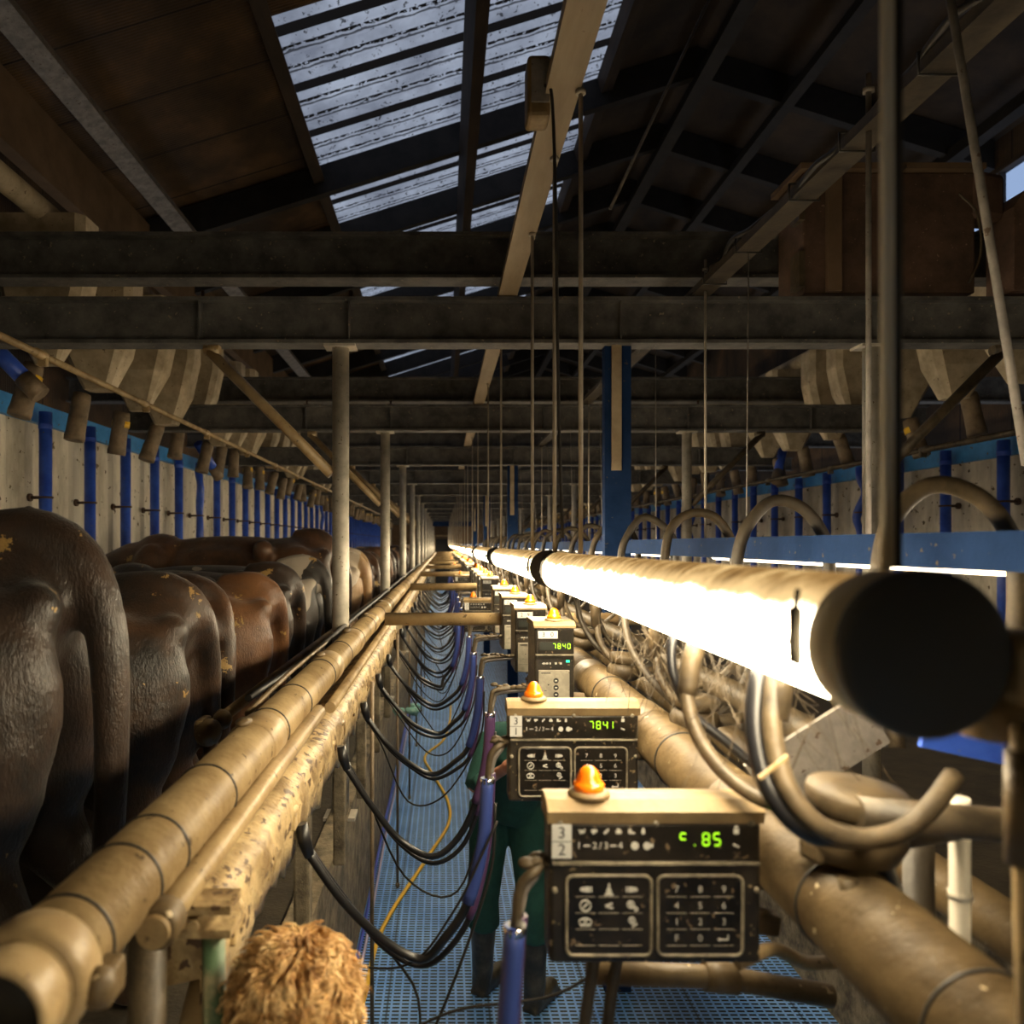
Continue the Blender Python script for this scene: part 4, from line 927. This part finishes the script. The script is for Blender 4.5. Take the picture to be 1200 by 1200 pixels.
# pulsators / milk meters sitting on the big pipe
def meter(y, lab):
    t = thing('milk_meter', lab, 'milk meter', (.575, y, CZ - .415), 'milk meters on the big pipe')
    MB().lathe([(.03, -.02), (.055, -.01), (.066, .012), (.064, .030), (.05, .048)], (0, 0, 0), (0, 0, 1), 26).build('bowl', 'dusty_plastic', t)
    MB().lathe([(.048, .046), (.059, .052), (.061, .070), (.058, .079), (.02, .084), (.0005, .084)], (0, 0, 0), (.06, -.05, 1), 28).build('lid', 'dusty_plastic', t)
    MB().box((-.050, -.01, .0), (.03, .036, .03), rz=.3, bev=.008).tube([(-.03, -.05, -.02), (-.03, -.055, -.05)], .012, 10).build('inlet', 'dusty_plastic', t)
    MB().tube([(.05, 0, .01), (.14, .01, .02)], .016, 12).build('outlet', 'dusty_plastic', t)
    return t
mt = meter(1.02, 'nearest round dusty milk meter with flat lid on the big pipe'); mt.location = (.520, .98, CZ - .385); mt.scale = (.98,) * 3
for k in range(1, 20):
    c = copy_tree(mt); c.location = (.575, 1.08 + .68 * k, CZ - .415); c.scale = (.85,) * 3; c['label'] = f'dusty milk meter on the big pipe, {ORD[k+1]} from the camera'
# pulsator blocks, white pole, grey plate, blue plate, near uprights
o = MB().box((0, 0, 0), (.24, .012, .10), ry=R(-32)).lathe([(.004, 0), (.004, .004)], (-.06, -.006, -.01), (0, -1, 0), 8).build('grey_plate', 'steel_grey', loc=(.66, 1.36, CZ - .37)); tag(o, 'grey slanting flat plate right of the tied hoses', 'plate')
o = MB().tube([(0, 0, 0), (0, 0, CZ - .33)], .0125, 12).tube([(0, 0, CZ - .46), (0, 0, CZ - .452)], .0145, 12).build('white_pole', 'pole_white', loc=(.672, 1.0, 0)); tag(o, 'thin white pole standing at the right behind the big pipe', 'pole')
o = MB().tube([(0, 0, 0), (0, 0, CZ - .36)], .020, 12).build('dark_pole', 'hose_grey', loc=(.655, 1.06, 0)); tag(o, 'dark upright pipe left of the thin white pole', 'pole')
o = MB().tube([(-.16, .0, .02), (.02, 0, .005), (.14, 0, -.01)], .020, 14).build('short_pipe', 'hose_dusty', loc=(.66, .93, CZ - .345)); tag(o, 'short dusty pipe running right from the round milk meter', 'pipe')
o = MB().box((0, 0, 0), (.16, .01, .09), ry=R(12)).build('blue_plate', 'blue_paint', loc=(.80, 1.15, CZ - .275)); tag(o, 'bright blue plate partly hidden below the nearest lamp cap', 'plate')
# near big loop of two hoses, tied by a strip
A = [(.49, .95, -.07), (.41, .92, -.13), (.385, .90, -.19), (.382, .88, -.245), (.392, .86, -.285), (.42, .85, -.315), (.46, .85, -.326), (.505, .85, -.318), (.545, .86, -.295), (.585, .88, -.265)]
o = MB().tube(spline([W(*p_) for p_ in A], 7), .0115, 12).build('looped_hose', 'hose_dusty'); tag(o, 'thick dusty hose looping below the nearest lamp, front one of a pair', 'hose')
o = MB().tube(spline([W(a - .014, b_ + .015, c_ - .006) for a, b_, c_ in A[:7]] + [W(.53, .95, -.37), W(.585, 1.0, -.45)], 7), .0115, 12).build('looped_hose', 'black_rubber'); tag(o, 'dark hose beside the thick dusty loop, diving behind the big pipe', 'hose')
o = MB().tube([W(.425, .925, -.11), W(.402, .912, -.15), W(.388, .90, -.205)], .0155, 14).build('hose_sleeve', 'hose_dusty'); tag(o, 'fat grey sleeve on the looped hoses below the nearest lamp', 'hose')
o = MB().tube(spline([W(.42, 1.20, -.11), W(.385, 1.185, -.17), W(.374, 1.18, -.23)], 4), .0150, 12).tube(spline([W(.50, 1.24, -.06), W(.42, 1.20, -.11), W(.385, 1.185, -.17), W(.372, 1.18, -.22), W(.378, 1.15, -.28), W(.40, 1.10, -.325), W(.43, 1.04, -.345), W(.45, .98, -.33)], 6), .011, 10).build('looped_hose', 'hose_dusty'); tag(o, 'dusty hose with fat collar curving down above the 7841 unit', 'hose')
o = MB().tube(spline([W(.48, 1.26, -.05), W(.385, 1.24, -.12), W(.362, 1.22, -.19), W(.385, 1.2, -.26), W(.43, 1.18, -.30), W(.50, 1.15, -.36)], 6), .0075, 10).build('looped_hose', 'black_rubber'); tag(o, 'glossy black hose crossing behind the dusty hose with fat collar', 'hose')
o = MB().box((0, 0, 0), (.040, .003, .004), ry=R(-38)).box((.0, .002, 0), (.038, .002, .002), ry=R(-38)).build('tie_strip', 'pipe_cream', loc=W(.360, .838, -.243)); tag(o, 'pale tie strip holding the looped hoses together', 'tie')
for i, (x, y, dx, mat) in enumerate(((.455, .60, .012, 'pipe_cream'), (.478, .62, .0, 'pipe_brown'))):
    t = thing('upright_hose', ['left', 'right'][i] + ' one of two blurred upright hoses at the right edge', 'hose', (x, y, CZ))
    MB().tube([(0, 0, -.14), (dx * .2, 0, -.26), (dx, 0, -.65)], .011, 12).build('hose', mat, t)
    MB().tube([(0, 0, -.16), (0, 0, -.25)], .0145, 12).build('collar', 'pipe_brown', t)
o = MB().box((0, 0, 0), (.05, .09, .06), rz=.3, bev=.012).tube([(0, 0, -.02), (0, 0, -.06)], .03, 14).build('lamp_bracket', 'pipe_cream', loc=W(.465, .64, -.10)); tag(o, 'blurred dusty bracket right of the nearest lamp cap', 'bracket')
# wad of cobweb threads under the lamps: uncountable
mb = MB(); r9 = random.Random(77)
for i in range(150):
    a = Vector(W(.40 + r9.uniform(-.03, .16), 1.0 + r9.uniform(0, .9), -.15 - r9.uniform(0, .10))); b_ = a + Vector((r9.uniform(-.06, .10), r9.uniform(-.1, .1), -r9.uniform(.03, .16)))
    mb.tube([a, (a + b_) / 2 + Vector((0, 0, -.012)), b_], .0006, 4, False)
tag(mb.build('cobweb', 'hose_dusty'), 'grey cobweb threads hanging under the lamp tubes', 'cobweb', None, 'stuff')

# ------------------------------------------------------------------ pit floor bits
o = MB().tube(spline([(-.43, 3.4, .014), (-.40, 3.9, .014), (-.36, 4.6, .014), (-.12, 5.6, .014), (.04, 6.3, .014), (.03, 6.9, .014), (-.12, 7.7, .014), (-.20, 8.3, .014), (0.0, 9.0, .014), (.08, 10, .014), (.10, 11, .014)], 8), .013, 10).build('yellow_hose', 'hose_yellow'); tag(o, 'yellow hose winding along the blue slotted floor', 'hose')
for i, (x, mat, lab) in enumerate(((-.455, 'hose_clear', 'pale clear hose along the left foot of the pit'), (-.485, 'blue_line', 'blue hose along the left foot of the pit'))):
    o = MB().tube(spline([(x, 3.0, .02), (x + .01, 4.5, .02), (x, 6.2, .02), (x + .01, 8, .02), (x, 12, .02)], 6), .010, 8).build('floor_hose', mat); tag(o, lab, 'hose')
mb = MB(); r10 = random.Random(4)
for i in range(5): mb.ell((r10.uniform(-.09, .09), r10.uniform(-.1, .1), r10.uniform(.02, .06)), (.07, .05, .03), (r10.uniform(-.6, .6), r10.uniform(-.6, .6), r10.uniform(0, 3)), 8, 6)
tag(mb.build('teal_cloth', 'teal_cloth', loc=(-.34, 6.9, CZ - 1.52)), 'crumpled pale teal cloth hanging over the left pit edge', 'cloth')

# far end: doorway
struct('door_1', MB().box((0, 42.85, 1.3), (.9, .08, 2.6)), 'ink')
struct('trim_5', MB().box((-.5, 42.8, 1.4), (.08, .1, 2.8)).box((.5, 42.8, 1.4), (.08, .1, 2.8)).box((0, 42.8, 2.78), (1.08, .1, .08)), 'pipe_cream')
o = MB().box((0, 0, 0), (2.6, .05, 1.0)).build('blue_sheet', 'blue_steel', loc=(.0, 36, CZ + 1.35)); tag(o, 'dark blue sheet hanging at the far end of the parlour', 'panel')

# ================================================================== COWS
def cow_mesh(name, var=0):
    mb = MB(); E = mb.ell
    cap = lambda pts, rs: mb.tube(pts, rs, 12)
    E((-.88, 0, .93), (.66, .325, .36)); E((-.95, 0, .80), (.50, .30, .28)); E((-1.36, 0, .95), (.34, .25, .38))
    E((-.80, 0, 1.17), (.72, .17, .14)); E((-.34, 0, 1.11), (.32, .225, .19)); E((-.20, 0, 1.18), (.22, .13, .14))
    for s_ in (-1, 1):
        E((-.50, s_ * .225, 1.21), (.085, .06, .075)); E((-.045, s_ * .115, 1.165), (.065, .05, .065))
        E((-.24, s_ * .155, .92), (.25, .125, .33), (0, R(-8), 0)); E((-.14, s_ * .135, .98), (.17, .105, .24))
        cap([(-.22, s_ * .165, .80), (-.15, s_ * .17, .62), (-.055, s_ * .17, .50)], [.14, .095, .058])
        E((-.045, s_ * .17, .485), (.055, .045, .06))
        cap([(-.05, s_ * .17, .48), (-.10, s_ * .17, .28), (-.115, s_ * .17, .14)], [.05, .036, .042])
        cap([(-.115, s_ * .17, .12), (-.15, s_ * .17, .04)], [.042, .055]); E((-.16, s_ * .17, .035), (.07, .05, .035))
        E((-1.38, s_ * .17, .96), (.18, .10, .30)); cap([(-1.40, s_ * .17, .78), (-1.38, s_ * .165, .46)], [.10, .055]); cap([(-1.38, s_ * .165, .46), (-1.39, s_ * .165, .12)], [.05, .038]); E((-1.40, s_ * .165, .04), (.065, .05, .04))
        E((-1.86, s_ * .15, 1.10), (.035, .09, .04), (R(-15 * s_), 0, 0))
    cap([(-1.42, 0, 1.08), (-1.62, 0, 1.10), (-1.80, 0, 1.06)], [.22, .16, .12]); E((-1.86, 0, 1.03), (.13, .105, .11)); cap([(-1.86, 0, 1.0), (-1.96, 0, .82), (-2.0, 0, .74)], [.10, .075, .07])
    E((-.46, 0, .60), (.22, .17, .15))
    for a, c_ in ((-.36, .07), (-.36, -.07), (-.52, .07), (-.52, -.07)): cap([(a, c_, .50), (a, c_, .42)], [.02, .013])
    if var == 0: tl = [(-.30, 0, 1.30), (-.12, 0, 1.335), (.015, 0, 1.27), (.075, .0, 1.10), (.085, 0, .85), (.075, 0, .62), (.07, 0, .40)]; tr_ = [.05, .055, .054, .052, .046, .040, .055]
    elif var == 1: tl = [(-.30, 0, 1.30), (-.10, .0, 1.32), (.02, .03, 1.22), (.04, .09, 1.0), (.02, .13, .75), (.01, .14, .5), (.0, .14, .35)]; tr_ = [.05, .045, .040, .034, .028, .028, .045]
    else: tl = [(-.30, 0, 1.30), (-.14, 0, 1.33), (0.0, 0, 1.27), (.055, -.05, 1.12), (.07, -.09, .9), (.05, -.10, .66), (.05, -.10, .45)]; tr_ = [.05, .050, .044, .040, .035, .030, .045]
    mb.tube(spline(tl, 3), tr_, 10)
    return remeshed(mb, name, 'hide_black', .019, 5)
CM = [cow_mesh('cow_body', v) for v in range(3)]
cows = [ # y, x of rump, scale, hide, variant, yaw, label
    (1.80, -.86, 1.075, 'hide_black', 0, 2, 'nearest cow, black with a thick tail hanging at the left edge'),
    (2.50, -.81, .965, 'hide_black_brown', 1, 1, 'dark brown black cow with yellow muck spots, second from the camera'),
    (3.13, -.92, .935, 'hide_brown_dark', 2, 2, 'dark cow with reddish tail, third from the camera'),
    (3.80, -.84, .93, 'hide_chestnut', 1, 1, 'shiny chestnut brown rump, fourth cow from the camera'),
    (4.50, -.88, .955, 'hide_black', 1, 1, 'black cow half hidden behind the chestnut one, fifth from the camera'),
    (5.15, -.84, .965, 'hide_pied', 0, 0, 'black and white cow with hanging tail, sixth from the camera'),
    (5.88, -.86, 1.12, 'hide_brown_dark', 1, 1, 'tall brown cow with the highest back, seventh from the camera'),
    (6.60, -.86, .98, 'hide_black', 1, 0, 'black cow just behind the tall brown one'),
    (7.30, -.80, .97, 'hide_tan', 0, 3, 'tan and white cow just right of the nearest post')]
hn = ['hide_black', 'hide_brown', 'hide_pied', 'hide_black_brown', 'hide_black', 'hide_tan', 'hide_chestnut', 'hide_brown_dark']
r11 = random.Random(12)
for k in range(40):
    if k < len(cows): y, x, s_, hd, v, yaw, lab = cows[k]
    else:
        y = 7.3 + .68 * (k - 8); x = -.86 + r11.uniform(-.06, .06); s_ = r11.uniform(.93, 1.02); hd = r11.choice(hn); v = r11.randrange(3); yaw = r11.uniform(0, 2.5)
        col = {'hide_black': 'black', 'hide_brown': 'brown', 'hide_pied': 'black and white', 'hide_black_brown': 'dark brown', 'hide_tan': 'tan', 'hide_chestnut': 'chestnut', 'hide_brown_dark': 'dark brown'}[hd]
        lab = f'{col} cow far down the left row, {ORD[k+1]} from the camera'
    o = link('cow', CM[v], None, (x, y, .90)); o.scale = (min(s_, 1) * .95, min(s_, 1.0) * .98, s_); o.rotation_euler.z = R(yaw)
    o.material_slots[0].link = 'OBJECT'; o.material_slots[0].material = M[hd]
    tag(o, lab, 'cow', 'cows in the left row')

# ================================================================== PEOPLE
def hand(mb, w_, d, n_, curl=.6, sgn=1):
    """palm at wrist w_, pointing along d, palm normal n_"""
    w_, d, n_ = Vector(w_), Vector(d).normalized(), Vector(n_).normalized(); s_ = d.cross(n_).normalized() * sgn
    mb.tube([w_, w_ + d * .03, w_ + d * .085], [.024, .032, .030], 10)
    for i, (o_, L) in enumerate(((-.027, .062), (-.009, .072), (.009, .068), (.026, .054))):
        p0 = w_ + d * .075 + s_ * o_; c1 = d * math.cos(curl * .6) + n_ * math.sin(curl * .6); c2 = d * math.cos(curl * 1.5) + n_ * math.sin(curl * 1.5)
        mb.tube([p0 - d * .03, p0, p0 + c1 * L * .5, p0 + c1 * L * .5 + c2 * L * .55], [.010, .0095, .0085, .007], 8)
    p0 = w_ + d * .02 - s_ * .022; mb.tube([p0, p0 - s_ * .025 + d * .02, p0 - s_ * .032 + d * .055 + n_ * .015], [.013, .011, .009], 8)
def head_parts(mb, c, fwd, up=(0, 0, 1), s=1.0):
    """head centred on c; fwd = facing direction"""
    f = Vector(fwd).normalized(); u = Vector(up); u = (u - f * u.dot(f)).normalized(); r_ = f.cross(u).normalized(); c = Vector(c)
    rot = Matrix((r_, f, u)).transposed().to_4x4()
    def E(a, b_, c_, ra, rb, rc):
        g = bmesh.ops.create_uvsphere(mb.bm, u_segments=16, v_segments=12, radius=1, matrix=Matrix.Translation(c + (r_ * a + f * b_ + u * c_) * s) @ rot @ Matrix.Diagonal((ra * s, rb * s, rc * s, 1)))
    E(0, -.012, .022, .075, .094, .088); E(0, .022, -.035, .058, .070, .072); E(0, .070, -.082, .026, .022, .020)   # skull, face, chin
    E(0, .100, -.018, .011, .018, .022); E(0, .112, -.032, .013, .013, .010); E(0, .085, .022, .050, .016, .012)      # nose, brow
    E(0, .090, -.060, .024, .010, .006); E(0, .088, -.070, .021, .010, .006)                                            # lips
    for q in (-1, 1):
        E(q * .079, -.005, -.010, .008, .019, .032); E(q * .085, -.014, -.002, .006, .008, .026); E(q * .040, .066, -.025, .018, .022, .016)
    return r_, f, u
def person(name, label, base, head_c, face, neck, sh, hip, elbows, wrists, knees, ankles, hairmat, handn, curl, facepts=True):
    t = thing(name, label, 'person', base); B = Vector(base); L = lambda p_: tuple(Vector(p_) - B)
    mb = MB(); shc = (Vector(sh[0]) + Vector(sh[1])) / 2; hc = (Vector(hip[0]) + Vector(hip[1])) / 2
    r_, f, u = head_parts(mb, L(head_c), face)
    mb.tube([L(head_c - u * .06 - f * .02) if isinstance(head_c, Vector) else L(Vector(head_c) - u * .06 - f * .02), L(neck)], [.052, .060], 12)
    mb.tube([L(neck), L(shc.lerp(hc, .25)), L(shc.lerp(hc, .7)), L(hc)], [.07, .125, .12, .13], 14)
    for q in (0, 1):
        mb.tube([L(Vector(neck).lerp(shc, .6)), L(sh[q])], [.06, .055], 10)
        mb.tube([L(sh[q]), L(elbows[q]), L(wrists[q])], [.052, .038, .025], 12)
        hand(mb, L(wrists[q]), Vector(wrists[q]) - Vector(elbows[q]), handn[q], curl, 1 if q else -1)
        mb.tube([L(hip[q]), L(knees[q]), L(ankles[q])], [.085, .055, .040], 12)
    body = link('body', remeshed(mb, 'person_body', 'skin', .0075, 3), t)
    mb = MB(); sc_ = 1
    mb.tube([L(Vector(neck).lerp(shc, .35)), L(shc.lerp(hc, .2)), L(shc.lerp(hc, .7)), L(hc)], [.09, .155, .145, .155], 16)
    for q in (0, 1):
        mb.tube([L(shc), L(sh[q])], [.10, .075], 12); e = Vector(elbows[q]); wv_ = Vector(wrists[q])
        mb.tube([L(sh[q]), L(e), L(e.lerp(wv_, .3))], [.072, .055, .052], 12)
        k_ = Vector(knees[q]); a_ = Vector(ankles[q]); mb.tube([L(hip[q]), L(Vector(hip[q]).lerp(k_, .5)), L(k_), L(k_.lerp(a_, .35))], [.115, .095, .078, .085], 14)
    link('overalls', remeshed(mb, 'overalls', 'boiler_suit', .013, 4), t)
    for q in (0, 1):
        k_ = Vector(knees[q]); a_ = Vector(ankles[q]); fd = Vector((face[0], face[1], 0)).normalized(); mb = MB()
        mb.tube([L(k_.lerp(a_, .30)), L(k_.lerp(a_, .7)), L(a_)], [.070, .058, .055], 14); g = Vector((a_.x, a_.y, .045))
        mb.tube([L(a_), L(g - fd * .02), L(g + fd * .10), L(g + fd * .19)], [.055, .052, .046, .036], 12)
        mb.box(L(Vector((a_.x, a_.y, .012)) + fd * .075), (.085, .26, .024), rz=math.atan2(-fd.x, fd.y))
        link('boot', remeshed(mb, 'boot', 'boot_rubber', .010, 3), t)
    if facepts:
        hc_ = Vector(L(head_c)); 
        for q in (-1, 1):
            MB().ell(tuple(hc_ + r_ * q * .032 + f * .080 + u * .002), (.012, .012, .012)).build('eye', 'eye_white', t)
    return t, r_, f, u, Vector(L(head_c))
# foreground person: top of a blond head seen from behind
HC = Vector((-.212, 1.10, CZ - .692)); FC = Vector((-.42, 1, -.62))
t, r_, f_, u_, hc = person('person', 'person with curly blond hair, head seen from behind at the bottom edge', (-.20, 1.02, 0), HC, FC, (-.205, 1.05, 1.50), [(-.31, .96, 1.42), (.02, 1.02, 1.42)], [(-.26, .98, .93), (-.07, 1.0, .93)],
           [(-.29, .93, 1.14), (.05, 1.10, 1.13)], [(-.20, 1.16, 1.14), (-.05, 1.34, 1.14)], [(-.29, 1.03, .50), (-.10, 1.05, .50)], [(-.30, .98, .10), (-.09, 1.0, .10)], 'hair_blond', [(0, 0, -1), (0, 0, -1)], .6)
def hair(t, hc, r_, f, u, mat, curly=True, seed=1, n_=900):
    rr = random.Random(seed); mb = MB()
    rot = Matrix((r_, f, u)).transposed().to_4x4()
    bmesh.ops.create_uvsphere(mb.bm, u_segments=22, v_segments=14, radius=1, matrix=Matrix.Translation(hc + f * -.018 + u * .028) @ rot @ Matrix.Diagonal((.083, .097, .088, 1)))
    for i in range(n_):
        # direction on skull, keep off the face and ears
        th = rr.uniform(0, 2 * math.pi); ph = math.acos(rr.uniform(-.35, 1)); d = Vector((math.sin(ph) * math.cos(th), math.sin(ph) * math.sin(th), math.cos(ph)))
        if d.y > .55 and d.z < .45: continue
        if abs(d.x) > .62 and d.z < .12 and d.y > -.42: continue
        s0 = Vector((d.x * .081, d.y * .095 - .018, d.z * .087 + .028)); nrm = Vector((d.x, d.y, d.z)).normalized()
        sw = Vector((0, -.3, .95)).normalized(); tang = (nrm.cross(sw)); tang = tang.normalized() if tang.length > .05 else Vector((1, 0, 0)); down = (s0 - Vector((0.015, -.05, .115))); down = (down - nrm * down.dot(nrm)); down = down.normalized() if down.length > .005 else tang
        L = rr.uniform(.022, .040); a = rr.uniform(-.9, .9); dr = (down * math.cos(a) + tang * math.sin(a) + tang * .35).normalized(); sd = nrm.cross(dr); k = rr.uniform(-1, 1) * .25 + math.sin(d.x * 12 + 3 * math.sin(d.y * 9)) * .9; lf = rr.uniform(.003, .013) + .005 * math.sin(d.x * 23 + d.y * 19 + d.z * 11); a = a * .22 + 1.0 * math.sin(d.x * 7 - d.z * 6 + 2 * math.sin(d.y * 6)); dr = (down * math.cos(a) + tang * math.sin(a) + tang * .35).normalized(); sd = nrm.cross(dr); pts = []; k *= .6
        stray = curly and i % 14 == 0
        for j in range(6):
            q = j / 5; lift = .001 + lf * math.sin(q * 2.6) + (q * rr.uniform(.010, .016) if stray else 0)
            pts.append(s0 + dr * L * q + nrm * lift + sd * (.009 * k * math.sin(q * 4.2)))
        P = [hc + r_ * p_.x + f * p_.y + u * p_.z for p_ in pts]
        mb.tube(P, [.0010, .0014, .0014, .0012, .0009, .0003] if curly else [.0022, .003, .003, .0026, .002, .0006], 4, False)
    o = mb.build('hair', mat, t); return o
hair(t, hc, r_, f_, u_, 'hair_blond', True, 1, 7000)
# worker in dark green behind the control units
HC2 = Vector((.50, 3.72, CZ - .70)); FC2 = Vector((.55, .75, -.15))
t, r_, f_, u_, hc = person('person', 'person in dark green overalls and rubber boots bending behind the 7841 unit', (.32, 3.85, 0), HC2, FC2, (.43, 3.72, 1.44), [(.24, 3.75, 1.36), (.56, 3.60, 1.36)], [(.24, 3.88, 1.0), (.42, 3.84, .98)],
           [(.15, 3.62, 1.16), (.66, 3.62, 1.12)], [(.27, 3.42, 1.30), (.66, 3.86, 1.22)], [(.20, 3.86, .52), (.44, 3.74, .52)], [(.20, 3.95, .11), (.45, 3.80, .11)], 'hair_brown', [(0, 0, -1), (0, 0, -1)], .8)
hair(t, hc, r_, f_, u_, 'hair_brown', False, 2, 300)
